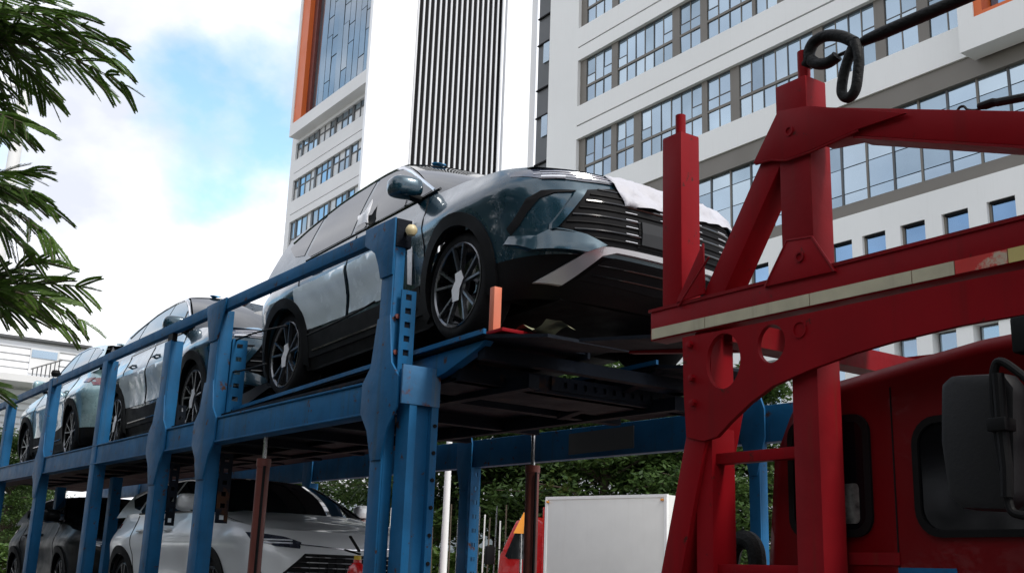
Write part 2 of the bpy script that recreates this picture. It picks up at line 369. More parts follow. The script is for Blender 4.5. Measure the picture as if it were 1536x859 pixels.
# ribbon windows
pil = {0: [(-36.15, -35.75), (-33.98, -33.58), (-30.1, -29.65), (-28.5, -28.14), (-24.6, -24.3)],
       1: [(-36.15, -35.72), (-33.96, -33.56), (-30.13, -29.70), (-28.53, -28.16), (-25.81, -25.65), (-24.59, -24.1), (-21.2, -20.8), (-19.2, -18.8)],
       2: [(-36.15, -35.72), (-33.94, -33.59), (-32.48, -32.02), (-28.49, -28.2), (-26.98, -26.53), (-23.05, -22.62), (-20.5, -20.1), (-18.9, -18.5)]}
random.seed(11)
for ri, (z0, z1) in enumerate(rw_rows):
    pl = pil[ri]; xend = [-23.0, -17.0, -16.6][ri]
    win = sub(MB().box(-36.15, xend, YR + .40, YR + .44, z0, z1).build('ribbon_window', 'brown', rw), rw)
    zt = z0 + (z1 - z0) * .40                                                  # transom
    for a, b in pl: ibox('pillar', 'brown', win, a, b, YR + .16, YR + .40, z0, z1)
    edges = pl + [(xend, xend)]
    for (a0, a1), (b0, b1) in zip(edges, edges[1:]):
        W_ = b0 - a1
        if W_ < .3: continue
        n = max(1, round(W_ / .60)); pw = W_ / n
        ibox('transom', 'brown', win, a1, b0, YR + .17, YR + .40, zt - .05, zt + .05)
        for k in range(n):
            x0 = a1 + k * pw; x1 = x0 + pw
            if k: ibox('mullion', 'brown' if k % 2 else 'dgrey', win, x0 - .02, x0 + .02, YR + .19 + .008 * (k % 2), YR + .40, z0, z1)
            pm = random.choice(['pane', 'pane', 'pane', 'pane', 'pane3', 'pane2'])
            ibox('pane', 'pane', win, x0 + .02, x1 - .02, YR + .22, YR + .26, z0 + .02, zt - .055)
            if k in (0, n - 1) and n > 1:
                zc = zt + .48
                ibox('pane', 'pane', win, x0 + .02, x1 - .02, YR + .22, YR + .26, zc + .025, z1 - .05)
                ibox('pane', 'pane', win, x0 + .035, x1 - .035, YR + .205, YR + .25, zt + .07, zc - .03)
                ibox('glazing_bar', 'dgrey', win, x0, x1, YR + .195, YR + .39, zc - .024, zc + .02)
            else:
                ibox('pane', 'pane', win, x0 + .02, x1 - .02, YR + .22, YR + .26, zt + .055, z1 - .05)
    ibox('head', 'dgrey', win, -36.15, xend, YR + .18, YR + .41, z1 - .05, z1)
    if xend < XRR: MB().box(xend, XRR, YR + .02, YR + .45, z0, z1).build('wall_band', 'wall', rw)
# glazed storey
MB().box(-36.15, XRR, YR + .08, YR + .46, 16.32, 17.03).build('fascia_band', 'brown', rw)
MB().box(-36.15, XRR, YR + .14, YR + .46, 13.44, 13.62).build('fascia_band', 'brown', rw)
MB().box(-36.15, XRR, YR + .04, YR + .46, 13.17, 13.44).build('fascia_band', 'brown', rw)
gl = sub(MB().box(-36.15, XRR, YR + .42, YR + .45, 13.62, 16.32).build('glazed_storey', 'dgrey', rw), rw)
x = -36.1; k = 0
while x < XRR - .9:
    pw = 1.0
    zs = [13.64, 14.02, 14.92, 15.75, 16.32]
    for j, (a, b) in enumerate(zip(zs, zs[1:])):
        ibox('pane', 'pane', gl, x + .03, x + pw - .03, YR + .25, YR + .29, a + .015, b - .015)
    ibox('mullion', 'brown' if k % 2 else 'dgrey', gl, x - .035, x + .035, YR + .215, YR + .41, 13.62, 16.32)
    x += pw; k += 1
# small square windows
MB().box(-36.15, -26.6, YR, YR + .45, 11.1, 12.36).build('wall_band', 'wall', rw)
sx = [-26.05, -24.22, -22.53, -21.26, -19.85, -18.41, -16.95, -15.5, -14.0, -12.5]
sx[1] = -23.9
prev = -26.6
for i, x0 in enumerate(sx):
    MB().box(prev, x0, YR, YR + .45, 11.1, 12.36).build('wall_band', 'wall', rw)
    x1 = x0 + .87; prev = x1
    wn_ = sub(MB().box(x0, x1, YR + .36, YR + .45, 11.1, 12.36).build('window', 'dgrey', rw), rw)
    ibox('pane', 'pane2', wn_, x0 + .085, x1 - .02, YR + .15, YR + .20, 11.13, 12.285)
    ibox('frame', 'brown', wn_, x0, x0 + .075, YR + .11, YR + .36, 11.1, 12.36)
    ibox('frame', 'dark', wn_, x0 + .075, x1, YR + .05, YR + .36, 12.29, 12.358)  # dark strip painting the shadow under the window head
MB().box(prev, XRR, YR, YR + .45, 11.1, 12.36).build('wall_band', 'wall', rw)
# lower storey windows, seen below the red beam
lw_ = sub(MB().box(-36.15, XRR, YR + .40, YR + .45, 6.2, 8.9).build('ribbon_window', 'dgrey', rw), rw)
x = -36.1; k = 0
while x < XRR - 1.3:
    ibox('pane', 'pane', lw_, x + .04, x + .66, YR + .3, YR + .34, 6.25, 8.85)
    ibox('pillar', 'wall', lw_, x + .72, x + 1.25, YR + .05, YR + .40, 6.2, 8.9)
    x += 1.32; k += 1
# orange framed bay
by = sub(MB().box(-16.95, XRR, YR - .75, YR - .002, 16.80, 17.75).build('bay_ledge', 'wall', rw), rw)
MB().box(-16.95, XRR, YR - .75, YR - .002, 21.5, 22.2).build('bay_top', 'wall', rw)
MB().box(-16.95, -16.45, YR - .75, YR - .002, 17.75, 21.5).build('bay_cheek', 'wall', rw)
ibox('orange_frame', 'orange', by, -16.45, -16.2, YR - .70, YR - .002, 17.75, 21.5)
ibox('orange_frame', 'orange', by, -16.2, XRR, YR - .70, YR - .002, 17.75, 17.88)
for k in range(6): ibox('pane', 'pane2', by, -16.15 + k * 1.0, -15.2 + k * 1.0, YR - .25, YR - .2, 17.9, 21.4)
ibox('bay_backing', 'dgrey', by, -16.2, XRR, YR - .18, YR - .01, 17.88, 21.5)
# set back stair strip left of the blank pier
st = sub(MB().box(-40.5, XL, YR + .9, YR + 10, 0, 34).build('stair_strip', 'dgrey', rw), rw)
for k in range(6):
    z = 10.3 + k * 3.86
    ibox('pane', 'pane', st, -39.98, -39.5, YR + .82, YR + .89, z, z + 1.05)
    ibox('floor_slab', 'dark', st, -40.48, XL - .02, YR + .80, YR + .89, z - 1.35, z - 1.28)
    ibox('floor_slab', 'dark', st, -40.48, XL - .02, YR + .80, YR + .89, z + 1.06, z + 1.12)
# ------------------------------------------------------------------ left building wing with the louvred end wall
YL, XE = 41.0, -84.0
lw = thing('tower_building', 'tall white tower with dark vertical louvres and an orange framed glass bay', 'building', (-92, YL, 0))
XB = -101.0
XW = -82.9
for z0, z1 in [(0, 31.3), (34.8, 35.55), (35.63, 37.0), (39.2, 39.95), (40.03, 41.4), (43.2, 44.3)]: MB().box(-99.35, XW, YL, YL + .5, z0, z1).build('wall_band', 'wall_grey', lw)
MB().box(XB + .6, -99.35, YL, YL + 12, 0, 44.3).build('wall_pier', 'wall_grey', lw)
MB().box(-84.35, XW, YL - .003, YL + .5, 31.3, 44.3).build('wall_pier', 'wall_grey', lw)
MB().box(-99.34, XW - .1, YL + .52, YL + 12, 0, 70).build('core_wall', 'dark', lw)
for z0, z1, zt in [(41.4, 43.2, 42.55), (37.0, 39.2, 38.35), (31.3, 34.8, 33.0)]:
    wi = sub(MB().box(-99.35, -84.35, YL + .45, YL + .5, z0, z1).build('ribbon_window', 'dgrey', lw), lw)
    ibox('transom', 'dgrey', wi, -99.35, -84.35, YL + .18, YL + .44, zt - .05, zt + .05)
    x = -99.3; k = 0
    while x < -84.9:
        pw = 1.25
        m1 = random.choice(['curtain', 'curtain', 'pane3', 'pane'])
        ibox('pane', m1, wi, x + .07, x + pw - .07, YL + .24, YL + .28, z0 + .03, zt - .06)
        ibox('pane', random.choice(['pane', 'pane3', 'curtain']), wi, x + .07, x + pw - .07, YL + .24, YL + .28, zt + .06, z1 - .05)
        if k % 3 == 1: ibox('pillar', 'dgrey', wi, x - .30, x + .09, YL + .14, YL + .44, z0, z1)
        else: ibox('mullion', 'dgrey', wi, x - .08, x + .08, YL + .19, YL + .44, z0, z1)
        x += pw; k += 1
# orange framed bay
YB = YL - 1.0; BL, BR = -99.0, -80.6
bay = sub(MB().box(BL, BR, YB, YL - .002, 43.55, 44.85).build('bay_ledge', 'wall_grey', lw), lw)
MB().box(BL, BL + .55, YB, YL + 10, 44.85, 72).build('bay_cheek', 'wall_grey', lw)
MB().box(BR - 1.9, BR, YB, YL - .002, 44.85, 72).build('bay_cheek', 'wall_grey', lw)
ibox('orange_frame', 'orange', bay, BL + .55, BL + 2.3, YB + .1, YL + .5, 44.85, 72)
ibox('orange_return', 'rust_red', bay, BL + 2.3, BL + 3.2, YB + .6, YL + .5, 44.85, 72)
ibox('bay_backing', 'dgrey', bay, BL + 3.2, BR - 1.9, YL - .08, YL + .5, 44.85, 72)
pw = (BR - 1.9 - BL - 3.2) / 11
for k in range(11):
    x = BL + 3.2 + k * pw
    cuts = [44.9]
    if k % 3 == 2: cuts += [47.6, 52.5, 54.6, 58.0, 59.6]
    elif k % 3 == 0 and k: cuts += [50.0, 52.0, 56.0, 57.5]
    cuts.append(72)
    for a, b in zip(cuts, cuts[1:]):
        if k == 2 and abs(a - 58.0) < .1: continue
        ibox('pane', 'pane3', bay, x + .05, x + pw - .05, YL - .16, YL - .10, a + .05, b - .05)
x = BL + 3.2 + 2 * pw
MB().prism([(x + .05, YL - .16, 59.55), (x + pw - .05, YL - .16, 59.55), (x + pw - .05, YL - 1.0, 58.2), (x + .05, YL - 1.0, 58.2)], (0, -.05, .03)).build('open_sash', 'pane', lw)
# end wall facing along the street
XE = -80.0; KE = 80.0 / 84.0
ya, yb, yc_, yd = YL * KE, 45.65 * KE, 55.95 * KE, 59.0 * KE
MB().box(XE - .4, XE, ya, yb, 0, 75).build('end_panel', 'panel', lw)
MB().box(XE - .4, XE, yc_, yd, 0, 75).build('end_panel', 'panel', lw)
for yy_ in (57.2 * KE, 58.0 * KE): MB().box(XE, XE + .02, yy_, yy_ + .03, 0, 75).build('panel_joint', 'wall_grey', lw)
n = 14
pts = [(XE - 1.3 + 1.3 * math.cos(R(90 * i / n)), yd + 1.3 * math.sin(R(90 * i / n))) for i in range(n + 1)] + [(XE - 1.3, yd)]
MB().prism([(a, b, 0) for a, b in pts], (0, 0, 75)).build('rounded_corner', 'corner_shade', lw, smooth=True)
MB().box(XE - 1.6, XE - 1.1, yb - .25, yc_ + .3, 0, 75).build('louvre_recess', 'dark', lw)
nl = 17
for k in range(nl):
    y = yb + (yc_ - yb) * (k + .5) / nl
    ibox('louvre_fin', 'fin', lw, XE - .42, XE - .30, y - .085, y + .085, 0, 75)
MB().box(XE - .8, XE + .05, ya - .05, yd + .1, 0, 1.0).build('plinth', 'dgrey', lw)
# ------------------------------------------------------------------ pale slatted building far down the street
fb = thing('slatted_building', 'low white building clad in horizontal slats behind the feathery tree', 'building', (-60, 8, 0))
MB().box(-75, -60.1, -8, 14.1, 0, 12.4).build('wall', 'wall', fb)
MB().box(-75, -59.7, -8, 14.3, 12.4, 12.52).build('roof_edge', 'dgrey', fb)
for k in range(34):
    z = .4 + k * .352
    if z > 12.2: break
    me = ubox('slat', 'panel', .1, 22.1, .27)
    inst('slat', me, (-60.09, -8, z), fb)
wi = sub(MB().box(-60, -59.9, 11.35, 12.75, 10.75, 12.0).build('window', 'wall_grey', fb), fb)
ibox('pane', 'pane', wi, -59.9, -59.86, 11.4, 12.65, 11.55, 11.95)
MB().box(-60, -57.8, -8, 12.6, 9.95, 10.3).build('walkway', 'wall_grey', fb)
for k in range(7): MB().tube([(-58, 11.2 + k * .2, 10.3), (-58, 11.2 + k * .2, 10.7 + .09 * k)], .03, 6).build('baluster', 'dgrey', fb)
MB().tube([(-58, 11.1 + k * .2, 10.65 + .09 * k) for k in range(8)], .035, 6).build('handrail', 'dgrey', fb)
# ------------------------------------------------------------------ corrugated hoarding, hedge
hd = thing('corrugated_hoarding', 'pale corrugated metal hoarding behind the layered trees', 'fence', (-30, 21.5, 0))
random.seed(3)
for k in range(15):
    x0 = -44 + k * 1.22
    mbp = MB(); prof = []
    for i in range(7):
        for dx, dy in ((0, 0), (.05, -.04), (.10, -.04), (.15, 0)): prof.append((x0 + i * .174 + dx, 21.5 + dy))
    h = 4.35 if k < 9 else 3.9
    nn = len(prof)
    mbp.add([(a, b, 0) for a, b in prof] + [(a, b, h) for a, b in prof], [(i, i + 1, i + 1 + nn, i + nn) for i in range(nn - 1)])
    mbp.build('sheet', 'corr', hd)
    MB().box(x0 - .04, x0 + .04, 21.52, 21.6, 0, h - .2).build('post', 'steel', hd)
# ------------------------------------------------------------------ blue car-carrier trailer
YN, YF = 3.35, 5.98
tr = thing('car_carrier_trailer', 'weathered blue two-deck car carrier trailer with rails and gusseted posts', 'trailer', (-14, 4.6, 0))
SL = .0110
def tz(x, z): return z + SL * (-6.3 - x)
def railbeam(name, x0, x1, y0, y1, z0, z1, m='blue', bevel=.006, parent=None):
    b = MB(); c = [(x0, tz(x0, z0)), (x1, tz(x1, z0)), (x1, tz(x1, z1)), (x0, tz(x0, z1))]
    return b.xz(c, y0, y1).build(name, m, parent or tr, bevel=bevel)
railbeam('top_rail', -23.4, -6.30, YN + .005, YN + .07, 3.785, 3.885)
railbeam('deck_beam', -23.4, -6.25, YN + .01, YN + .09, 2.605, 2.795)
railbeam('deck_beam_flange', -23.4, -6.3, YN - .004, YN + .14, 2.795, 2.812)
railbeam('deck_beam_flange', -23.4, -6.3, YN - .004, YN + .14, 2.588, 2.604)
railbeam('far_deck_beam', -23.4, -4.9, YF - .10, YF, 2.57, 2.83)
railbeam('far_top_rail', -23.4, -12.3, YF - .06, YF, 3.72, 3.80)
# lower chassis, mostly below the picture
MB().box(-23.4, -5.2, YN + .02, YN + .12, .72, .95).build('lower_beam', 'blue', tr, bevel=.006)
MB().box(-23.4, -5.2, YF - .12, YF - .02, .72, .95).build('lower_beam', 'blue', tr, bevel=.006)
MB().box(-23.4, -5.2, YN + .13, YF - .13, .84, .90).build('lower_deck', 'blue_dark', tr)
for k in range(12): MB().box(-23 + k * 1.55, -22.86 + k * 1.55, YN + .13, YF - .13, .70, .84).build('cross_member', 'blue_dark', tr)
for xw in (-17.2, -18.45, -19.7):
    for y0 in (YN + .15, YF - .45):
        w_ = MB().lathe([(.2, 0), (.44, .01), (.48, .05), (.48, .25), (.44, .29), (.2, .3)], (xw, y0, .48), 'Y', 28, True).build('trailer_wheel', 'rubber', tr, smooth=True)
for y0 in (YN + .25, YF - .40):
    MB().box(-7.3, -7.15, y0, y0 + .15, .03, .84).box(-7.38, -7.07, y0 - .06, y0 + .21, 0.0, .03).build('landing_leg', 'blue_dark', tr)
def gusset(xc, hw, zc, up, dn, fl, y, par, m='blue'):
    """flared plate where a post crosses the deck beam"""
    z1 = tz(xc, zc)
    pts = [(xc - hw, z1 + up), (xc - hw - fl * .35, z1 + .20), (xc - hw - fl, z1 + .10), (xc - hw - fl, z1 - .10), (xc - hw - fl * .35, z1 - .22), (xc - hw + .02, z1 - dn),
           (xc + hw - .02, z1 - dn), (xc + hw + fl * .35, z1 - .22), (xc + hw + fl, z1 - .10), (xc + hw + fl, z1 + .10), (xc + hw + fl * .35, z1 + .20), (xc + hw, z1 + up)]
    return MB().xz(pts, y - .012, y + .004).build('gusset_plate', m, par, bevel=.003)
def post(xc, wd, dp, z0, z1, y=YN, m='blue', par=None):
    x0, x1 = xc - wd / 2, xc + wd / 2
    b = MB().box(x0, x1, y, y + .014, z0, z1).box(x1 - .014, x1, y + .0145, y + dp, z0, z1).box(x0, x0 + .014, y + .0145, y + dp, z0, z1)
    return b.build('post', m, par or tr, bevel=.004)
def holeplate(x, y0, y1, z0, z1, nh, par, m='blue'):
    """perforated locking plate facing along the trailer, with real square holes"""
    hs = []; st_ = (z1 - z0) / nh
    for i in range(nh):
        zc = z0 + st_ * (i + .5); a = (y1 - y0) * .20
        hs.append([((y0 + y1) / 2 - a, zc - .02), ((y0 + y1) / 2 + a, zc - .02), ((y0 + y1) / 2 + a, zc + .02), ((y0 + y1) / 2 - a, zc + .02)])
    return patch([(y0, z0), (y1, z0), (y1, z1), (y0, z1)], lambda a, b, t: (x + t, a, b), .3, .012, hs).build('locking_plate', m, par)
# near side posts
P1 = -6.36
p1 = post(P1, .155, .085, .9, 3.86)
MB().xz([(P1 - .34, 3.905), (P1 + .085, 3.90), (P1 + .085, 3.50), (P1 - .08, 3.50), (P1 - .12, 3.60), (P1 - .18, 3.70), (P1 - .34, 3.79)], YN - .012, YN + .003).build('gusset_plate', 'blue', tr, bevel=.003)
MB().box(P1 + .02, P1 + .09, YN + .004, YN + .12, 3.70, 3.895).build('rail_end_box', 'blue_dark', tr, bevel=.004)
gusset(P1 + .01, .085, 2.70, .52, .42, .16, YN, tr)
MB().lathe([(.0, -.04), (.025, -.034), (.04, -.01), (.04, .01), (.025, .034), (0, .04)], (P1 + .17, YN + .07, 3.80), 'Z', 16).build('marker_ball', 'lamp_cream', tr, smooth=True)
MB().tube([(P1 + .085, YN + .07, 3.80), (P1 + .14, YN + .07, 3.80)], .012, 8).build('marker_stem', 'black', tr)
holeplate(P1 + .115, YN + .05, YN + .16, 2.84, 3.40, 6, tr)
MB().box(P1 + .085, P1 + .114, YN + .085, YN + .16, 2.84, 3.36).build('plate_packer', 'blue_dark', tr)
holeplate(P1 + .09, YN + .09, YN + .20, 1.5, 2.60, 9, tr)
for z in (3.22, 2.98, 2.72):
    MB().lathe([(.0, 0), (.018, 0), (.018, .02), (.0, .022)], (P1 + .08, YN + .045, z), 'X', 6).build('bolt', 'rust_red', tr)
# sliding lift column beside the front post
cx0 = P1 + .30
lc = sub(MB().box(cx0 - .16, cx0, YN + .06, YN + .115, .9, 2.865).build('lift_column', 'blue', tr, bevel=.004), tr)
MB().box(cx0 - .16, cx0, YN + .225, YN + .275, .9, 2.865).build('column_flange', 'blue', lc, bevel=.004)
MB().box(cx0 - .16, cx0 - .045, YN + .115, YN + .225, .9, 2.865).build('column_web', 'blue', lc)
MB().box(cx0 - .012, cx0 + .006, YN - .004, YN + .277, 2.62, 2.868).build('column_head_plate', 'blue_rusty', lc, bevel=.003)
for k in range(9):
    z = 2.5 - k * .17
    MB().lathe([(.0, .0), (.013, .0), (.013, .008), (.0, .009)], (cx0, YN + .25, z), 'X', 8).build('bolt', 'dark', lc)
# other near posts
for xc, g in ((-9.62, 1), (-10.98, 1), (-13.3, 0), (-16.05, 1), (-18.9, 0), (-21.6, 1)):
    zt_ = tz(xc, 3.80 if xc != -16.05 else 3.9)
    post(xc, .20, .13, .9, zt_ if xc not in (-10.98,) else zt_ - .09)
    if g: gusset(xc, .11, 2.70, .45, .42, .17, YN, tr)
    if xc in (-9.62, -21.6): MB().xz([(xc - .26, tz(xc, 3.885)), (xc + .24, tz(xc, 3.885)), (xc + .22, tz(xc, 3.80)), (xc + .105, tz(xc, 3.52)), (xc - .105, tz(xc, 3.52)), (xc - .22, tz(xc, 3.79))], YN - .012, YN + .003).build('gusset_plate', 'blue', tr, bevel=.003)
    if xc == -10.98: MB().box(xc - .04, xc + .10, YN + .01, YN + .06, zt_ - .1, zt_ + .02).build('rail_bracket', 'black', tr)
    if xc == -9.62:
        holeplate(xc + .115, YN + .13, YN + .27, 2.86, 3.58, 6, tr); MB().box(xc + .0, xc + .114, YN + .135, YN + .15, 2.86, 3.58).build('plate_packer', 'blue', tr)
        holeplate(xc + .115, YN + .13, YN + .24, 1.95, 2.55, 6, tr, 'blue_dark')
    if xc in (-10.98,):
        holeplate(xc + .115, YN + .13, YN + .22, 2.86, 3.12, 3, tr, 'blue_dark'); holeplate(xc + .115, YN + .13, YN + .22, 1.95, 2.55, 6, tr, 'blue_dark')
MB().lathe([(.0, -.05), (.05, -.04), (.065, 0), (.05, .04), (0, .05)], (-16.0, YN + .04, tz(-16, 3.97)), 'Z', 12).build('post_cap', 'black', tr, smooth=True)
# inner posts (second row) and far side posts
for xc in (-14.45, -17.3): post(xc, .16, .12, .9, 2.62, YN + .55, 'blue')
for xc, y in ((-5.45, YF - .12), (-9.25, YF - .12), (-12.9, YF - .12), (-16.5, YF - .12), (-20, YF - .12)):
    post(xc, .10 if xc > -6 else .15, .08 if xc > -6 else .12, .9, 2.62, y, 'blue'); gusset(xc, .055 if xc > -6 else .075, 2.70, .2, .36, .06, YF - .12, tr, 'blue')
holeplate(-9.12, YF - .13, YF - .02, 1.4, 2.6, 9, tr)
# upper deck
def deckplate(name, x0, x1, y0, y1, z0, z1, t, m='blue_dark'):
    return MB().prism([(x0, y0, z0), (x1, y0, z1), (x1, y0, z1 - t), (x0, y0, z0 - t)], (0, y1 - y0, 0)).build(name, m, tr)
for y0, y1 in ((3.56, 4.34), (4.95, 5.72)):
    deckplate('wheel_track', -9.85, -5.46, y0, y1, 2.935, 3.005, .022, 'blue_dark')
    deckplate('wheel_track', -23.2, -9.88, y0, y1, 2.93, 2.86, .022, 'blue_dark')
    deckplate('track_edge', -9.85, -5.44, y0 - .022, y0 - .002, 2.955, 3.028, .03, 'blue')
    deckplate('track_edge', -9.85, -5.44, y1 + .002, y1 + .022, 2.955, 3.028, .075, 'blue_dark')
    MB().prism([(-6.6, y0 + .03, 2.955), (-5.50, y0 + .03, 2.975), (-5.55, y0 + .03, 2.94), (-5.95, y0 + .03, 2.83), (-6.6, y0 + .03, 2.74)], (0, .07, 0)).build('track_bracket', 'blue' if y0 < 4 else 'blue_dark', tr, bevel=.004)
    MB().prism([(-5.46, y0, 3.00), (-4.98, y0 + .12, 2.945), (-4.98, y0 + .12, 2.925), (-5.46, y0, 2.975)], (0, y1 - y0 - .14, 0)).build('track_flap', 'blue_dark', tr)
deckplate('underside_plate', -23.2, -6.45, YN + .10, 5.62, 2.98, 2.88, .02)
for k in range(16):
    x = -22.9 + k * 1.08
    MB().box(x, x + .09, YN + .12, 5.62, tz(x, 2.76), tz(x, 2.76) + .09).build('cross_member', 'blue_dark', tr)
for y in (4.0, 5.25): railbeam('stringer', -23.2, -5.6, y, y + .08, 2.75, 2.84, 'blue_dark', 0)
MB().box(-5.98, -5.86, YN + .30, 5.70, 2.78, 2.90).build('front_cross_beam', 'blue_dark', tr, bevel=.004)
MB().box(-5.62, -5.54, 3.62, 5.74, 2.87, 2.95).build('front_cross_beam', 'blue_dark', tr, bevel=.004)
tp = patch([(4.36, 2.80), (5.5, 2.80), (5.5, 2.895), (4.36, 2.895)], lambda a, b, t: (-5.85 + t, a, b), .4, .01, [rrect(4.46 + .085 * k, 4.49 + .085 * k, 2.825, 2.865, .008, 2) for k in range(12)]); tp.build('perforated_strip', 'blue_dark', tr)
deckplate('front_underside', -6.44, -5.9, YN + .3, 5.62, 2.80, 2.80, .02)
# wheel stop stand, rag
stp = MB().box(-5.48, -5.43, 3.60, 3.655, 3.0, 3.30).build('wheel_stop', 'orange_post', tr, bevel=.004)
MB().box(-5.52, -5.30, 3.58, 3.86, 2.998, 3.02).build('wheel_stop_base', 'red', tr, bevel=.003)
random.seed(5)
rg = MB(); rg.grid(lambda u, v: (-5.4 + .32 * u, 3.74 + .22 * v, 3.028 + .025 * math.sin(7 * u + 3 * v) + .02 * random.random()), [i / 7 for i in range(8)], [i / 6 for i in range(7)])
tag(rg.build('crumpled_rag', 'rag', smooth=True), 'olive crumpled rag lying on the deck edge under the front bumper', 'rag')
# hydraulic rams
for px, py, y, r in ((396, 690, YN + .12, .052), (799, 700, YF - .28, .06)):
    a = onY(px, py, y); b = MB().tube([(a.x, y, .9), (a.x, y, a.z)], r, 20)
    cy = sub(b.build('lift_cylinder', 'rust_red', tr, smooth=True), tr)
    MB().tube([(a.x, y, a.z - .01), (a.x, y, a.z + .32)], r * .32, 10).build('piston_rod', 'steel', cy, smooth=True)
    MB().tube([(a.x, y, a.z - .05), (a.x, y, a.z + .012)], r * 1.12, 20).build('gland', 'rust_red', cy, smooth=True)
    MB().tube([(a.x + r + .02, y - .02, 1.0), (a.x + r + .02, y - .02, a.z - .05)], .012, 8).build('oil_pipe', 'black', cy, smooth=True)
MB().box(-7.6, -6.75, YF - .108, YF - .1, 2.62, 2.80).build('notice_panel', 'dgrey', tr)
# strap wires along the side
for p in ([(460, 503), (500, 485), (540, 465), (562, 452)], [(330, 520), (380, 500), (430, 488)], [(318, 560), (360, 556), (400, 545)]):
    q = [onY(a, b, YN + .16) for a, b in p]; MB().tube(spline(q, 5), .008, 6).build('wire', 'black', tr)
# fire extinguisher hanging by the lift column
e = onY(536, 845, 3.9)
fx = thing('fire_extinguisher', 'small red fire extinguisher with black horn beside the silver car', 'extinguisher', (e.x, 3.9, e.z - .42))
MB().lathe([(0, 0), (.07, 0), (.075, .02), (.075, .34), (.06, .40), (.03, .43), (.03, .45), (0, .45)], (e.x, 3.9, e.z - .42), 'Z', 20).build('cylinder', 'ext_red', fx, smooth=True)
MB().tube([(e.x, 3.9, e.z + .02), (e.x, 3.9, e.z + .06)], .028, 10).build('valve', 'yellow', fx)
MB().beam((e.x + .03, 3.9, e.z + .07), (e.x - .14, 3.86, e.z + .10), .02, .012).beam((e.x + .02, 3.9, e.z + .09), (e.x - .09, 3.87, e.z + .20), .02, .012).build('handle', 'black', fx)
MB().tube([(e.x + .05, 3.92, e.z - .42), (e.x + .05, 3.92, .9)], .02, 8).build('bracket_stand', 'black', fx)
# ------------------------------------------------------------------ red tractor truck with over-cab rack
YT = 3.30
tk = thing('tractor_truck', 'red tractor truck with a heavy over-cab car rack and striped side beam', 'truck', (-2, 4.6, 0))
def yy(px, py, y=YT): p = onY(px, py, y); return (p.x, p.z)
# side beam
MB().xz([(-3.68, 2.645), (1.6, 2.615), (1.6, 2.775), (-3.68, 2.785)], YT, YT + .10).build('side_beam', 'red', tk, bevel=.005)
MB().box(-3.69, 1.6, YT - .006, YT + .13, 2.778, 2.792).build('beam_flange', 'red_dirty', tk)
xs = [-3.67, -3.33, -2.76, -2.30, -2.13, -1.935, -1.75, -1.5]
for i, (a, b) in enumerate(zip(xs, xs[1:])):
    m = ['strip', 'strip', 'strip', 'strip', 'strip_r', 'strip_y', 'strip_r'][i]
    MB().xz([(a + .002, 2.652 - .006 * (a + 3.68)), (b - .002, 2.652 - .006 * (b + 3.68)), (b - .002, 2.700 - .006 * (b + 3.68)), (a + .002, 2.700 - .006 * (a + 3.68))], YT - .005, YT - .001).build('reflective_strip', m, tk)
# big holed side plate
pl_px = [(1024, 506), (1100, 492), (1200, 472), (1300, 451), (1400, 430), (1536, 402), (1536, 472), (1440, 488), (1340, 512), (1280, 530), (1220, 552), (1160, 578), (1125, 604), (1095, 633), (1075, 655), (1055, 661), (1030, 655), (1026, 590)]
plp = [yy(*p) for p in pl_px]; plp[5] = (-1.2, 2.60); plp[6] = (-1.2, 2.46)
def eh(px, py, a, b): c = yy(px, py); ax = yy(px + a, py)[0] - c[0]; bz = c[1] - yy(px, py + b)[1]; return ell(c[0], c[1], ax, bz)
patch(plp, planeY(YT + .02), .12, .022, [eh(1085, 541, 26, 42), eh(1157, 515, 21, 29)]).build('holed_side_plate', 'red', tk, smooth=True, ang=30)
for q in ((1037, 517), (1040, 567), (1042, 604)):
    c = yy(*q); MB().lathe([(.0, 0), (.016, 0), (.016, -.018), (.0, -.02)], (c[0], YT - .002, c[1]), 'Y', 6).build('bolt', 'red', tk)
c = yy(1200, 494); MB().lathe([(.028, .0), (.034, .0), (.034, -.006), (.028, -.006)], (c[0], YT - .001, c[1]), 'Y', 20, True).build('boss_ring', 'red', tk)
# rear stake post
MB().box(-3.60, -3.475, YT, YT + .115, 2.786, 3.60).build('stake_post', 'red', tk, bevel=.004)
MB().box(-3.598, -3.477, YT + .002, YT + .113, 3.598, 3.604).build('post_cap', 'red_dirty', tk)
MB().tube([(-3.535, YT + .055, 3.6), (-3.535, YT + .055, 3.715)], .024, 14).build('stake_pin', 'red', tk, smooth=True)
# tower
MB().beam((-3.305, YT + .06, 2.76), (-2.86, YT + .06, 3.41), .11, .115, (0, 1, 0)).build('diagonal_brace', 'red', tk, bevel=.004)
MB().xz([(-3.50, 2.792), (-3.33, 3.03), (-3.325, 2.80)], YT - .012, YT - .001).build('gusset_plate', 'red', tk, bevel=.002)
MB().box(-2.895, -2.735, YT + .002, YT + .125, 2.78, 3.46).build('tower_post', 'red_dirty', tk, bevel=.004)
MB().xz([yy(1148, 431), yy(1182, 360), yy(1220, 354), yy(1256, 407)], YT - .012, YT - .001).build('gusset_plate', 'red', tk, bevel=.002)
tg = [yy(1133, 246), yy(1170, 168), yy(1215, 160), yy(1362, 171), yy(1290, 195), yy(1220, 226), yy(1180, 241), yy(1160, 240)]
MB().xz(tg, YT - .014, YT - .001).build('tower_plate', 'red', tk, bevel=.002)
MB().box(-2.905, -2.745, YT, YT + .125, 3.40, 3.615).build('tower_head', 'red', tk, bevel=.004)
MB().tube([(-2.80, YT + .06, 3.6), (-2.80, YT + .06, 3.755)], .026, 14).build('head_pin', 'red', tk, smooth=True)
a0, a1 = yy(1225, 160), yy(1536, 166); b0, b1 = yy(1280, 203), yy(1536, 222)
sl = (a1[1] - a0[1]) / (a1[0] - a0[0])
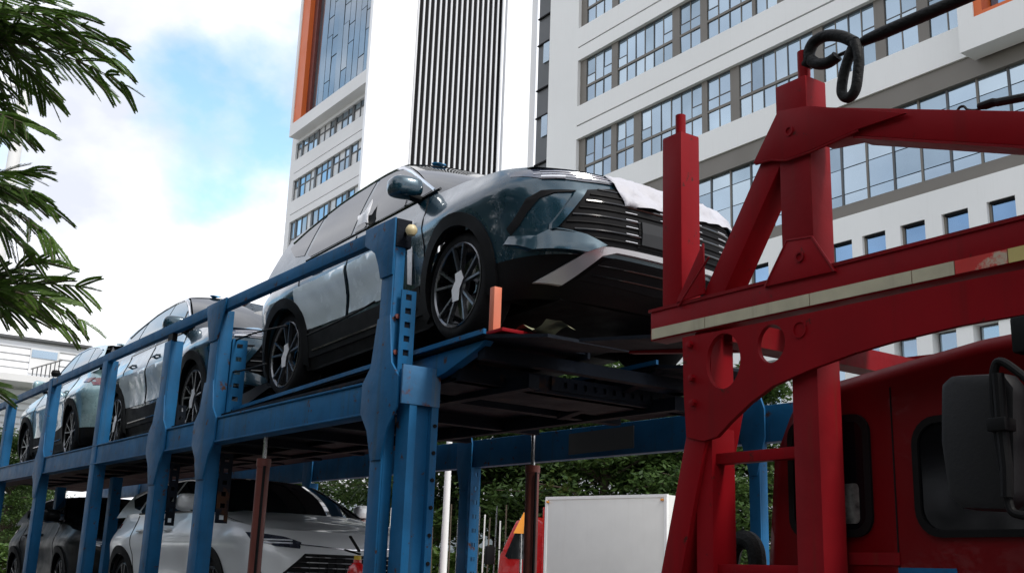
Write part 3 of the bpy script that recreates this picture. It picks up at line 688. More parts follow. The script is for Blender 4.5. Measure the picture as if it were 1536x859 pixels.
MB().xz([a0, (a1[0] + .9, a1[1] + sl * .9), (b1[0] + .9, b1[1] + sl * .9), b0, yy(1225, 215)], YT + .005, YT + .105).build('descending_arm', 'red', tk, bevel=.004)
MB().xz([(b0[0], b0[1] - .012), (b1[0] + .9, b1[1] + sl * .9 - .012), (b1[0] + .9, b1[1] + sl * .9 - .002), (b0[0], b0[1] - .002)], YT - .002, YT + .112).build('arm_flange', 'red_dirty', tk)
for q in ((1187, 198), (1203, 386)):
    c = yy(*q); MB().lathe([(.014, .0), (.022, .0), (.022, -.006), (.014, -.006)], (c[0], YT - .013, c[1]), 'Y', 16, True).build('boss_ring', 'red_dirty', tk)
for pts in ([(1150, 432), (1183, 362), (1220, 356), (1254, 408)], [(1136, 247), (1160, 241), (1182, 242), (1221, 228), (1290, 197)], [(1020, 460), (1066, 386)]):
    MB().tube([(yy(*p)[0], YT - .010, yy(*p)[1]) for p in pts], .0055, 6).build('weld_bead', 'red_dirty', tk, smooth=True)
# legs
MB().box(-3.42, -3.325, YT + .025, YT + .16, .55, 2.66).build('rack_leg', 'red', tk, bevel=.004)
t_, bt = yy(1050, 590), yy(1003, 859)
MB().beam((t_[0] + .02, YT + .10, t_[1]), (bt[0] + (bt[0] - t_[0]) * .75, YT + .10, bt[1] + (bt[1] - t_[1]) * .75), .12, .19, (0, 1, 0)).build('raking_leg', 'red', tk, bevel=.004)
MB().box(-2.885, -2.76, YT + .025, YT + .16, .55, 2.60).build('rack_leg', 'red_dirty', tk, bevel=.004)
MB().box(-3.326, -2.884, YT + .05, YT + .10, 2.075, 2.12).build('ladder_rung', 'red', tk, bevel=.003)
MB().box(-3.326, -2.884, YT + .05, YT + .10, 1.63, 1.672).build('ladder_rung', 'red', tk, bevel=.003)
MB().box(-4.4, -2.2, YT + .03, YT + .17, .45, .60).build('leg_base', 'red_dirty', tk)
# far side frame and deck on the rack
MB().xz([(-3.68, 2.60), (1.6, 2.50), (1.6, 2.70), (-3.68, 2.74)], 5.72, 5.82).build('far_side_beam', 'red', tk, bevel=.005)
for xl in (-3.42, -2.885): MB().box(xl, xl + .12, 5.70, 5.82, .55, 2.62).build('rack_leg', 'red', tk)
for x in (-3.4, -1.3, .2): MB().box(x, x + .12, YT + .11, 5.72, 2.60, 2.70).build('rack_cross_beam', 'red_dirty', tk)
for y0 in (3.72, 5.0): MB().prism([(-3.75, y0, 2.80), (-2.4, y0, 2.745), (-2.4, y0, 2.725), (-3.75, y0, 2.78)], (0, .62, 0)).build('rack_track', 'red_dirty', tk)
MB().prism([(-4.92, 4.24, 2.955), (-3.72, 4.24, 2.81), (-3.72, 4.24, 2.74), (-4.92, 4.24, 2.90)], (0, .05, 0)).build('bridge_ramp', 'red', tk, bevel=.003)
MB().prism([(-4.92, 3.86, 2.935), (-3.72, 3.86, 2.79), (-3.72, 3.86, 2.77), (-4.92, 3.86, 2.915)], (0, .38, 0)).build('bridge_plate', 'blue_dark', tk)
# cab
YC = 3.50
ch_ = MB()
sect = [(-3.20, 1.0), (-3.22, 1.6), (-3.17, 2.1), (-3.06, 2.31), (-2.86, 2.395), (-2.2, 2.47), (-1.3, 2.50), (-.7, 2.44), (-.45, 2.25), (-.12, 1.55), (-.08, 1.0)]
cab = sub(ch_.xz(sect, YC, 5.70).build('cab', 'cab', tk, bevel=.07), tk)
cab.data.set_sharp_from_angle(angle=R(60))
def cabpanel(poly, off, th, name, m, par, holes=()): return patch(poly, planeY(YC - off), .3, th, holes).build(name, m, par, smooth=True)
def yc(px, py): p = onY(px, py, YC); return (p.x, p.z)
a = yc(1188, 806); b = yc(1304, 618)
rwp = rrect(a[0], b[0], a[1], b[1], .075, 6); rwi = rrect(a[0] + .028, b[0] - .028, a[1] + .028, b[1] - .028, .055, 6)
w1 = sub(cabpanel(rwp, 0, .014, 'rear_window_seal', 'black', cab, [rwi]), tk)
cabpanel(rwi, -.004, .008, 'pane', 'cab_glass', w1)
cabpanel(rrect(a[0] + .06, b[0] - .06, a[1] + .05, a[1] + .20, .02), .005, .002, 'window_sticker', 'print', w1)
a = yc(1378, 806); b = yc(1640, 598)
dwp = rrect(a[0], b[0], a[1], b[1], .10, 6); dwi = rrect(a[0] + .025, b[0] - .025, a[1] + .025, b[1] - .025, .08, 6)
w2 = sub(cabpanel(dwp, 0, .014, 'door_window_seal', 'black', cab, [dwi]), tk)
cabpanel(dwi, -.004, .008, 'pane', 'cab_glass', w2)
a = yc(1365, 830)
for sx_ in (a[0] - .05,): MB().box(sx_, sx_ + .006, YC - .002, YC + .01, 1.0, 2.33).build('door_seam', 'dark', cab)
MB().box(-1.05, -1.044, YC - .002, YC + .01, 1.0, 2.33).build('door_seam', 'dark', cab)
a = yc(1275, 846); b = yc(1350, 828); MB().box(a[0], b[0], YC - .004, YC - .001, a[1], b[1]).build('faded_sticker', 'red_dirty', cab)
a = yc(1350, 880); b = yc(1436, 852); MB().box(a[0], b[0], YC - .004, YC - .001, a[1], b[1]).build('blue_decal', 'blue', cab)
MB().box(-2.35, -2.25, YC - .04, YC - .001, 1.45, 1.5).build('door_handle', 'black', cab, bevel=.008)
# mirror
YM = 3.05
ml, mr = onY(1407, 560, YM), onY(1512, 765, YM)
mw = [(onY(1409, 575, YM)), onY(1425, 562, YM), onY(1505, 558, YM), onY(1520, 580, YM), onY(1522, 745, YM), onY(1505, 766, YM), onY(1442, 763, YM), onY(1420, 745, YM), onY(1409, 660, YM)]
mi = sub(MB().xz([(p.x, p.z) for p in mw], YM, YM + .09).build('wing_mirror', 'mirror_grey', cab, bevel=.03), tk)
arm = [onY(*q, YM - .03) for q in ((1560, 585), (1530, 560), (1505, 543), (1493, 548), (1490, 585), (1496, 650), (1508, 720), (1513, 752), (1524, 770), (1570, 775))]
MB().tube(spline(arm, 5), .013, 10).build('mirror_arm', 'black', mi, smooth=True)
arm2 = [onY(*q, YM - .035) for q in ((1497, 560), (1503, 640), (1510, 700), (1511, 745))]
MB().tube(arm2, .018, 10).build('mirror_arm_sleeve', 'black', mi, smooth=True)
cl = onY(1502, 637, YM - .035); MB().box(cl.x - .03, cl.x + .03, cl.y - .03, cl.y + .03, cl.z - .02, cl.z + .02).build('mirror_clamp', 'black', mi, bevel=.006)
for q in ((1560, 585), (1570, 775)): p = onY(*q, YM - .03); MB().tube([p, (p.x + .05, YC + .02, p.z)], .013, 8).build('mirror_arm', 'black', mi, smooth=True)
h_ = onY(1536, 505, YM + .1); MB().box(h_.x - .045, h_.x + .25, h_.y, h_.y + .5, h_.z - .045, h_.z + .07).build('roof_lamp_bracket', 'black', cab, bevel=.012)
# chassis and wheels (below the picture)
MB().box(-5.6, .2, 4.15, 4.3, .75, .98).box(-5.6, .2, 4.9, 5.05, .75, .98).build('chassis_rail', 'black', tk)
for xw in (-4.3, -.9):
    for y0 in (YC + .02, 5.35): MB().lathe([(.2, 0), (.46, .01), (.51, .05), (.51, .27), (.46, .31), (.2, .32)], (xw, y0, .51), 'Y', 28, True).build('truck_wheel', 'rubber', tk, smooth=True)
# black air hose arch seen between the legs
q = [onY(*p, 4.1) for p in ((1093, 900), (1095, 850), (1102, 818), (1118, 808), (1133, 822), (1137, 860), (1138, 900))]
tag(MB().tube(spline(q, 5), .045, 10).build('coupling_hose', 'hose', smooth=True), 'black coupling hose arching up between the red rack legs', 'hose')
# ------------------------------------------------------------------ hoses on top of the rack
YH = YT + .06
hs = thing('tie_down_hose', 'thick black hose looped over the tall red tower and stretched away upward', 'hose', onY(1206, 100, YH))
A = [(1207, 100), (1213, 92), (1214, 78), (1222, 63), (1240, 54), (1262, 55), (1282, 64)]
B = [(1216, 90), (1226, 96), (1240, 95), (1252, 88), (1256, 84)]
Cc = [(1282, 62), (1288, 85), (1287, 110), (1283, 135), (1273, 147), (1263, 140), (1265, 115), (1272, 90), (1279, 72)]
MB().tube(spline([onY(*p, YH) for p in A], 6), .025, 12).build('loop', 'hose', hs, smooth=True)
MB().tube(spline([onY(*p, YH - .02) for p in B], 6), .024, 12).build('loop', 'hose', hs, smooth=True)
MB().tube(spline([onY(*p, YH - .03) for p in Cc], 6), .021, 12).build('loop', 'hose', hs, smooth=True)
p0 = onY(1286, 66, YH); p1_ = onY(1440, 0, YH + .1); p2 = p0 + (p1_ - p0) * 3
MB().tube([p0, p0.lerp(p2, .03), p0.lerp(p2, .08), p2], [.012, .022, .026, .026], 12).build('straight_run', 'hose', hs, smooth=True)
MB().tube([onY(1256, 84, YH), onY(1285, 70, YH)], .006, 6).build('cord', 'hose', hs)
YH2 = YT + .09
h2 = thing('strut_hose', 'black strut with a thin wire end just above the descending red arm', 'hose', onY(1445, 163, YH2))
MB().tube(spline([onY(*p, YH2) for p in ((1436, 166), (1440, 161), (1446, 160), (1452, 165), (1466, 165), (1474, 158))], 5), .005, 6).build('wire_end', 'hose', h2, smooth=True)
MB().tube([onY(1468, 160, YH2), onY(1478, 158, YH2), onY(1490, 154, YH2), onY(1500, 153, YH2)], [.012, .016, .016, .012], 10).build('clevis', 'black', h2, smooth=True)
p0 = onY(1495, 154, YH2); p2 = onY(1600, 134, YH2); MB().tube([p0, p0.lerp(p2, 3)], .015, 10).build('strut_rod', 'hose', h2, smooth=True)
# ------------------------------------------------------------------ cars
def lt(t, x):
    if x <= t[0][0]: return t[0][1]
    for (a, b), (c, d) in zip(t, t[1:]):
        if x <= c:
            k = (x - a) / (c - a); k = k * k * (3 - 2 * k) * .5 + k * .5; return b + (d - b) * k
    return t[-1][1]
XFT = [(.15, 2.12), (.25, 2.28), (.40, 2.42), (.55, 2.46), (.75, 2.45), (.90, 2.38), (1.0, 2.28), (1.1, 2.1)]
XRT = [(.15, 2.10), (.3, 2.24), (.6, 2.32), (.9, 2.30), (1.2, 2.22)]
WZT = [(.15, .84), (.28, .885), (.45, .905), (.7, .925), (.86, .945), (.95, .93), (1.05, .89), (1.17, .845), (1.3, .80)]
ZTOP = [(-2.3, 1.20), (-1.2, 1.20), (0, 1.17), (.8, 1.16), (1.3, 1.12), (1.8, 1.05), (2.2, .985), (2.5, .96)]
NN = 3.2; WB = 1.39; WR = .37
def wid(x, z):
    w_ = lt(WZT, z)
    for c in (WB, -WB):
        d = abs(x - c) / .62
        if d < 1: w_ += .042 * (1 - d * d) ** 2 * min(1, max(0, (1.10 - z) / .20))
    # body-side scoop between the arches
    w_ -= .022 * math.exp(-((z - .62) / .11) ** 2) * max(0, 1 - abs(x) / .95)
    return w_
def front_x(y, z):
    xf = lt(XFT, z); q = min(1, abs(y) / wid(1.55, z)); return 1.55 + (xf - 1.55) * max(0, 1 - q ** NN) ** (1 / NN)
def side_y(x, z):
    xf = lt(XFT, z); xr = -lt(XRT, z)
    if x > 1.55: q = min(1, (x - 1.55) / (xf - 1.55)); return wid(1.55, z) * (1 - q ** NN) ** (1 / NN)
    if x < -1.5: q = min(1, (x + 1.5) / (xr + 1.5)); return wid(-1.5, z) * (1 - q ** NN) ** (1 / NN)
    return wid(x, z)
def contour(n=26):
    """(kind, parameter) list round half the plan: rear centre -> side -> front centre; returns function of z giving (x,y)"""
    seq = []
    for i in range(n): seq.append(('r', math.pi / 2 * i / n))
    m = 70
    for i in range(m): seq.append(('s', -1.5 + 3.05 * i / m))
    for i in range(n + 1): seq.append(('f', math.pi / 2 * i / n))
    return seq
CONT = contour()
def cpt(c, z):
    k, t = c
    if k == 's': return (t, wid(t, z))
    e = 2 / NN
    if k == 'r': w_ = wid(-1.5, z); xr = -lt(XRT, z); return (-1.5 + (xr + 1.5) * math.cos(t) ** e, w_ * math.sin(t) ** e if t > 0 else 0)
    w_ = wid(1.55, z); xf = lt(XFT, z); return (1.55 + (xf - 1.55) * math.sin(t) ** e, w_ * max(0, math.cos(t)) ** e if t < math.pi / 2 - 1e-6 else 0)
def ctop(c):
    x, y = cpt(c, 1.05); return lt(ZTOP, x)
def shell(z0, z1, nz):
    mb = MB(); full = [(c, 1) for c in CONT] + [(c, -1) for c in CONT[::-1][1:-1]]
    n = len(full); V = []
    for j in range(nz + 1):
        for c, s in full:
            a = z0(c); b = z1(c); z = a + (b - a) * j / nz; x, y = cpt(c, z); V.append((x, s * y, z))
    F = []
    for j in range(nz):
        for i in range(n):
            q = (j * n + i, j * n + (i + 1) % n, (j + 1) * n + (i + 1) % n, (j + 1) * n + i)
            cx = sum(V[k][0] for k in q) / 4; cz = sum(V[k][2] for k in q) / 4; cy = sum(V[k][1] for k in q) / 4
            if abs(cy) > .45 and min(math.hypot(cx - WB, cz - WR), math.hypot(cx + WB, cz - WR)) < .405: continue
            F.append(q)
    return mb.add(V, F)
def sideS(s): return lambda a, b, t: (a, s * (side_y(a, b) + t), b)
def frontS(off=0): return lambda a, b, t: (front_x(a, b) + t + off, a, b)
def gsy(z, GH=1.0): q = (z - 1.15) / (.49 * GH); return .838 - .150 * q - .055 * q * q
def car(name, label, loc, paint, group=None, rz=0, ry=0, GH=1.0, front='slats', film=True, pv='teal', rims='rim'):
    """GH squeezes the height of the glasshouse"""
    c = thing(name, label, 'car', (0, 0, 0), group)
    H = lambda z: 1.15 + (z - 1.15) * GH if z > 1.15 else z
    body = sub(shell(lambda k: .40, ctop, 16).build('body_shell', paint, c, smooth=True, ang=50), c)
    MB_ = shell(lambda k: .17, lambda k: .402, 6).build('lower_cladding', 'black', c, smooth=True, ang=50)
    MB().box(-2.05, 2.1, -.60, .60, .17, .24).box(-.95, .95, -.85, .85, .165, .25).build('underbody', 'black', c)
    # hood
    def hood(s_, t, off=0):
        yE = .825; y = t * yE
        xc = 1.20 - .34 * t * t; zc = 1.155 + .03 * (1 - t * t) - .01
        xf = front_x(y * .985, .975) - .004; x = xc + (xf - xc) * s_
        zt = lt(ZTOP, x) + .004; crown = (.055 * (1 - abs(t) ** 2.2) * (1 - .35 * s_)) * min(1, (1 - s_) * 3.2 + .12)
        ridge = .014 * math.exp(-((abs(t) - .62) / .10) ** 2) * min(1, (1 - s_) * 4)
        return Vector((x, y, zt + crown + ridge + off))
    us = [i / 28 for i in range(29)]; ts = [-1 + 2 * i / 40 for i in range(41)]
    MB().grid(lambda u, t: hood(u, t), us, ts).build('hood', paint, c, smooth=True, ang=60)
    # fender tops closing the strip between shell edge and hood
    for s in (-1, 1):
        mb = MB()
        def ft(u, v):
            x = .55 + u * 1.75; z = lt(ZTOP, x); yo = side_y(x, z) ; yi = min(.825, yo - .004); y = yo + (yi - yo) * v
            return (x, s * y, z + .006 * math.sin(v * 3.1))
        mb.grid(ft, [i / 30 for i in range(31)], [0, .33, .66, 1]).build('fender_top', paint, c, smooth=True)
    # windscreen, roof, rear glass
    def ws(u, t):
        b = Vector((1.22 - .36 * t * t, .80 * t, 1.158)); h = Vector((.20 - .12 * t * t, .615 * t, H(1.665) - .035 * t * t))
        p = b.lerp(h, u); p.z += .035 * math.sin(u * math.pi) * GH; p.x += .02 * math.sin(u * math.pi); return p
    MB().grid(ws, [i / 12 for i in range(13)], [-1 + i / 10 for i in range(21)]).build('windscreen', 'glass', c, smooth=True)
    def rg_(u, t):
        b = Vector((-2.24 + .20 * t * t, .76 * t, 1.19)); h = Vector((-1.86 + .10 * t * t, .57 * t, H(1.575) - .03 * t * t))
        p = b.lerp(h, u); p.x -= .03 * math.sin(u * math.pi); return p
    MB().grid(rg_, [i / 10 for i in range(11)], [-1 + i / 10 for i in range(21)]).build('rear_window', 'gloss_black' if film else 'glass', c, smooth=True)
    ZR = [(-2.0, 1.545), (-1.7, 1.60), (-1.0, 1.672), (-.4, 1.70), (.0, 1.69), (.21, 1.667)]
    def roof(u, t):
        x0 = .20 - .12 * t * t; x1 = -1.97 + .08 * t * t; x = x0 + (x1 - x0) * u
        hw = lt([(-2.0, .57), (-1.0, .625), (.2, .605)], x); return Vector((x, hw * t, H(lt(ZR, x)) - .034 * t * t - .012 * abs(t) ** 6))
    MB().grid(roof, [i / 30 for i in range(31)], [-1 + i / 10 for i in range(21)]).build('roof', paint if front != 'mesh' else 'gloss_black', c, smooth=True)
    MB().prism([(-1.85, -.56, H(1.545)), (-2.06, -.54, H(1.515)), (-2.06, .54, H(1.515)), (-1.85, .56, H(1.545))], (0, 0, .025)).build('spoiler', paint, c, bevel=.01)
    # pillars / glasshouse sides
    gs = lambda s: (lambda a, b, t: (a, s * (gsy(b, 1) + t - .004), H(b)))
    def toproof(x): return lt(ZR, x) - .045
    outline = [(1.00, 1.145), (.72, 1.30), (.42, 1.47), (.20, 1.585), (.06, 1.63)] + [(-.15 - .2 * i, toproof(-.15 - .2 * i)) for i in range(9)] + [(-1.95, 1.51), (-2.06, 1.40), (-2.15, 1.25), (-2.17, 1.17), (-1.4, 1.17), (-.5, 1.155), (.4, 1.145)]
    wfront = [(.86, 1.205), (.60, 1.345), (.36, 1.472), (.12, 1.575), (-.02, 1.606), (-.18, 1.618), (-.30, 1.622), (-.36, 1.205), (.3, 1.200)]
    wrear = [(-.43, 1.205), (-.37, 1.622), (-.7, 1.618), (-1.0, 1.600), (-1.22, 1.57), (-1.30, 1.25), (-1.22, 1.215), (-.9, 1.21)]
    wqtr = [(-1.38, 1.26), (-1.30, 1.555), (-1.55, 1.515), (-1.80, 1.455), (-1.86, 1.43), (-1.62, 1.30)]
    for s in (-1, 1):
        side = sub(patch(outline, gs(s), .07, .006).build('glasshouse_side', paint, c, smooth=True, ang=30), c)
        for pol in (wfront, wrear, wqtr):
            patch(pol, lambda a, b, t, s=s: (a, s * (gsy(b, 1) + t + .0025), H(b)), .08, .004).build('side_window', 'glass', side, smooth=True, ang=30)
        # quarter-light divider and bright trim along the roof line
        tr_ = [(.90, 1.20), (.60, 1.362), (.36, 1.488), (.12, 1.592), (-.02, 1.622), (-.18, 1.634), (-.37, 1.638), (-.7, 1.634), (-1.0, 1.616), (-1.3, 1.572), (-1.55, 1.532), (-1.82, 1.468)]
        MB().tube([(a, s * (gsy(b) + .006), H(b)) for a, b in tr_], .011, 6).build('window_trim', 'chrome', side, smooth=True)
        dv_ = [(.47, 1.2), (.42, 1.43)]
        MB().tube([(a, s * (gsy(b) + .004), H(b)) for a, b in dv_], .012, 6).build('window_divider', 'gloss_black', side, smooth=True)
        MB().tube([(a, s * (gsy(b) + .012), b) for a, b in [(1.0, 1.185), (.4, 1.182), (-.5, 1.185), (-1.25, 1.19)]], .012, 6).build('belt_trim', 'gloss_black', side, smooth=True)
        # door shuts and handles
        for pts in ([(.98, .45), (.98, .75), (.93, 1.0), (.86, 1.15)], [(-.24, .42), (-.24, .8), (-.27, 1.16)], [(-.95, .50), (-1.00, .75), (-1.12, .95), (-1.22, 1.17)]):
            d = dens(pts, .06)[:-int(math.dist(pts[-1], pts[0]) / .06)] if False else pts
            P = []
            for a, b in zip(d, d[1:]):
                for k in range(4): q = k / 4; P.append((a[0] + (b[0] - a[0]) * q, a[1] + (b[1] - a[1]) * q))
            P.append(d[-1]); MB().tube([(a, s * side_y(a, b), b) for a, b in P], .006, 6).build('door_shut', 'dark', side)
        for x in (.02, -.88): MB().tube([(x - .10, s * (side_y(x, 1.0) - .005), 1.0), (x - .07, s * (side_y(x, 1.0) + .03), 1.0), (x + .07, s * (side_y(x, 1.0) + .03), 1.0), (x + .1, s * (side_y(x, 1.0) - .005), 1.0)], .013, 8).build('door_handle', paint, side, smooth=True)
        # sill cladding strip
        patch([(-.93, .26), (.93, .26), (.90, .47), (.6, .455), (-.5, .455), (-.90, .50)], sideS(s), .08, .014).build('sill_cladding', 'black', c, smooth=True, ang=40)
        MB().tube([(-.85, s * (side_y(-.85, .3) + .014), .315), (.85, s * (side_y(.8, .3) + .014), .315)], .012, 6).build('sill_trim', 'gloss_black', c, smooth=True)
        # wheel arches and wheels
        for xw in (WB, -WB):
            ro, ri = .475, .388; A0, A1 = (-22, 202)
            pol = [(xw + ro * math.cos(R(A0 + (A1 - A0) * i / 26)), WR + ro * math.sin(R(A0 + (A1 - A0) * i / 26))) for i in range(27)]
            pol += [(xw + ri * math.cos(R(A1 - (A1 - A0) * i / 26)), WR + ri * math.sin(R(A1 - (A1 - A0) * i / 26))) for i in range(27)]
            pol = [(a, max(b, .16)) for a, b in pol]
            patch(pol, lambda a, b, t, s=s: (a, s * (side_y(a, b) + t - .02), b), .06, .036).build('arch_cladding', 'black', c, smooth=True, ang=40)
            ln = MB(); ln.grid(lambda u, v: (xw + .405 * math.cos(u), s * (.90 - .42 * v), WR + .405 * math.sin(u)), [R(-25 + 230 * i / 20) for i in range(21)], [0, 1])
            ln.box(xw - .4, xw + .4, s * .48 - .01, s * .48 + .01, .2, .78).build('wheel_well', 'dark', c, smooth=True, ang=60)
            wy = s * .80
            ty = sub(MB().lathe([(.28, -.108), (.315, -.118), (.345, -.112), (.366, -.085), (.370, -.03), (.370, .03), (.366, .085), (.345, .112), (.315, .118), (.28, .108)], (xw, wy, WR), 'Y', 40).build('wheel', 'rubber', c, smooth=True, ang=60), c)
            MB().lathe([(.283, .105 * s), (.291, .114 * s), (.285, .117 * s), (.267, .105 * s), (.262, .02 * s), (.05, .0)], (xw, wy, WR), 'Y', 40).build('rim_barrel', 'gloss_black', ty, smooth=True, ang=40)
            MB().lathe([(.280, .108 * s), (.288, .118 * s), (.283, .120 * s), (.274, .110 * s)], (xw, wy, WR), 'Y', 40, True).build('rim_edge', rims, ty, smooth=True)
            for k in range(5):
                for da in (-11, 11):
                    a0 = R(90 + 72 * k + da * .35); a1 = R(90 + 72 * k + da * 1.25)
                    p = (xw + .05 * math.cos(a0), wy + s * .085, WR + .05 * math.sin(a0)); q = (xw + .278 * math.cos(a1), wy + s * .106, WR + .278 * math.sin(a1))
                    MB().beam(p, q, .016, .030, (0, 1, 0)) .build('spoke', rims, ty)
            MB().lathe([(0, .1 * s), (.045, .098 * s), (.06, .085 * s), (.06, .05 * s)], (xw, wy, WR), 'Y', 20).build('hub', rims, ty, smooth=True)
            if film and s < 0:
                hp = [(.0, .10), (.055, .06), (.04, -.02), (.065, -.09), (.0, -.12), (-.05, -.05), (-.035, .02), (-.06, .06)]
                rot = R(-25); MB().prism([(xw + a * math.cos(rot) - b * math.sin(rot), wy + s * .112, WR + a * math.sin(rot) + b * math.cos(rot)) for a, b in hp], (0, s * .004, 0)).build('hub_film', 'film_white', ty)
        # mirror
        my = s * .965
        mr_ = MB(); prof = [(-.10, .02), (-.09, .055), (-.03, .085), (.04, .085), (.09, .055), (.10, .01)]
        mr_ = MB()
        for i in range(0): pass
        def mir(u, v):
            a = u * 2 * math.pi; b = (v - .5) * math.pi
            cy, sy = math.cos(a), math.sin(a); cb_, sb_ = math.cos(b), math.sin(b)
            sg = lambda q, e: math.copysign(abs(q) ** e, q)
            return Vector((.70 + .085 * sg(cb_, .6) * sg(cy, .7) + .03 * sg(sb_, .7) * -1, my + s * .115 * sg(sb_, .6), 1.255 + .085 * sg(cb_, .6) * sg(sy, .7)))
        me_ = sub(mr_.grid(mir, [i / 20 for i in range(21)], [i / 12 for i in range(13)]).build('door_mirror', paint, c, smooth=True, ang=80), c)
        MB().beam((.74, s * .85, 1.17), (.71, my, 1.20), .09, .035).build('mirror_stalk', 'black', me_, bevel=.01)
        MB().box(.628, .634, min(my - .08, my + .08), max(my - .08, my + .08), 1.20, 1.31).build('mirror_glass', 'glass', me_)
        # lamps
        if front == 'slats':
            hl = [(s * .33, .90), (s * .33, .965), (s * .60, .985), (s * .75, .99), (s * .898, .992), (s * .912, .945), (s * .82, .895), (s * .6, .885)]
            h1 = sub(patch(hl, frontS(-.006), .04, .014).build('headlamp', 'headlamp', c, smooth=True, ang=40), c)
            for zz, y0, y1 in ((.962, .36, .80), (.938, .36, .84), (.912, .36, .80)):
                MB().tube([(front_x(y0 + (y1 - y0) * i / 10, zz) + .012, s * (y0 + (y1 - y0) * i / 10), zz) for i in range(11)], .003, 6).build('lamp_bar', 'chrome', h1, smooth=True)
            MB().tube([(front_x(.70 + .12 * i / 6, .905) + .01, s * (.70 + .12 * i / 6), .905) for i in range(7)], .013, 8).build('lamp_lens', 'lampglow', h1, smooth=True)
        else:
            hl = [(s * .50, .83), (s * .48, .885), (s * .62, .93), (s * .80, .955), (s * .878, .96), (s * .865, .90), (s * .70, .845)]
            h1 = sub(patch(hl, frontS(-.006), .04, .014).build('headlamp', 'headlamp', c, smooth=True, ang=40), c)
            for zz, y0, y1 in ((.90, .56, .82), (.875, .56, .80)): MB().tube([(front_x(y0 + (y1 - y0) * i / 10, zz) + .012, s * (y0 + (y1 - y0) * i / 10), zz) for i in range(11)], .007, 6).build('lamp_bar', 'lampglow', h1, smooth=True)
        tl = [(s * .50, .98), (s * .50, 1.06), (s * .80, 1.08), (s * .86, 1.05), (s * .85, .97)]
        patch(tl, lambda a, b, t, s=s: (-1.5 - (lt(XRT, b) - 1.5) * max(0, 1 - min(1, abs(a) / wid(-1.5, b)) ** NN) ** (1 / NN) - t, a, b), .05, .012).build('tail_lamp', 'tail', c, smooth=True, ang=40)
        patch([(-1.93, 1.02), (-1.72, 1.04), (-1.74, 1.09), (-1.98, 1.09)], sideS(s), .04, .01).build('tail_lamp', 'tail', c, smooth=True, ang=40)
    # front end
    if front == 'slats':
        gr = [(-.40, .865), (.40, .865), (.60, .82), (.78, .58), (.62, .50), (.50, .465), (-.50, .465), (-.62, .50), (-.78, .58), (-.60, .82)]
        g = sub(patch(gr, frontS(-.002), .06, .008).build('grille_panel', 'dark', c, smooth=True, ang=40), c)
        for k in range(8):
            z = .505 + k * .047; half = lt([(.465, .52), (.58, .76), (.82, .60), (.865, .42)], z) - .03
            MB().tube([(front_x(-half + 2 * half * i / 24, z) + .008, -half + 2 * half * i / 24, z) for i in range(25)], .0075, 6).build('grille_slat', 'gloss_black' if k % 2 else 'black', g, smooth=True)
            for y0 in (-.62, -.36, -.08, .2, .46):
                if abs(y0) < half - .14: MB().tube([(front_x(y0 + .03 * i, z + .006) + .015, y0 + .03 * i, z + .006) for i in range(4)], .0032, 5).build('slat_glint', 'silver', g, smooth=True)
        patch([(-.24, .505), (.24, .505), (.24, .655), (-.24, .655)], frontS(.012), .08, .012).build('plate_blank', 'plate', c)
        patch([(-.26, .485), (.26, .485), (.26, .675), (-.26, .675)], frontS(.004), .08, .008).build('plate_holder', 'black', c)
        for s in (-1, 1):
            # C shaped corner: vent recess shadow painted as a dark band, body-coloured blade, lower brow
            vent = [(s * .66, .808), (s * .815, .808), (s * .862, .765), (s * .895, .60), (s * .885, .55), (s * .874, .595), (s * .856, .675), (s * .825, .755), (s * .77, .787), (s * .69, .794)]
            wo = lambda P: [(math.copysign(abs(a) + max(0, abs(a) - .7) * .17, a), b) for a, b in P]
            vent = wo(vent)
            patch(vent, frontS(.002), .04, .010).build('corner_vent', 'dark', c, smooth=True, ang=40)
            blade = [(s * .60, .83), (s * .69, .783), (s * .80, .58), (s * .80, .545), (s * .775, .555)]
            patch(blade, frontS(.004), .04, .030).build('corner_blade', paint, c, smooth=True, ang=30)
            brow = [(s * .888, .545), (s * .893, .50), (s * .84, .425), (s * .62, .40), (s * .50, .455), (s * .62, .515), (s * .775, .56), (s * .83, .515)]
            brow = wo(brow)
            patch(brow, lambda a, b, t: (front_x(a, b) + t * (.15 + 2.6 * max(0, min(1, (.56 - b) / .14))) + .004, a * (1 + t * .5 * max(0, min(1, (.56 - b) / .14))), b), .03, .026).build('bumper_blade', paint, c, smooth=True, ang=30)
            MB().tube([(front_x(y, z) + .022, s * y, z) for y, z in ((.79, .552), (.74, .542), (.70, .532), (.62, .51), (.52, .468))], .006, 6).build('blade_edge', paint, c, smooth=True)
            sk = [(s * .80, .245), (s * .62, .40), (s * .56, .445), (s * .46, .455), (0, .455), (0, .422), (s * .42, .425), (s * .51, .395), (s * .60, .29), (s * .66, .23)]
            patch(sk, frontS(.006), .05, .03).build('skid_trim', 'silver', c, smooth=True, ang=35)
            patch([(0, .25), (0, .395), (s * .41, .40), (s * .48, .375), (s * .58, .27)], frontS(.0), .06, .008).build('lower_intake', 'dark', c, smooth=True)
            for z in (.30, .35): MB().tube([(front_x(s * .5 * i / 8, z) + .01, s * .5 * i / 8, z) for i in range(9)], .006, 6).build('intake_bar', 'gloss_black', c, smooth=True)
    else:
        gr = [(-.46, .79), (.46, .79), (.64, .62), (.60, .45), (.45, .36), (-.45, .36), (-.60, .45), (-.64, .62)]
        g = sub(patch(gr, frontS(-.002), .06, .01).build('grille_panel', 'dark', c, smooth=True), c)
        for k in range(9):
            z = .40 + k * .045; half = lt([(.36, .43), (.45, .57), (.62, .61), (.79, .44)], z)
            MB().tube([(front_x(-half + 2 * half * i / 16, z) + .01, -half + 2 * half * i / 16, z) for i in range(17)], .007, 5).build('grille_slat', 'gloss_black', g)
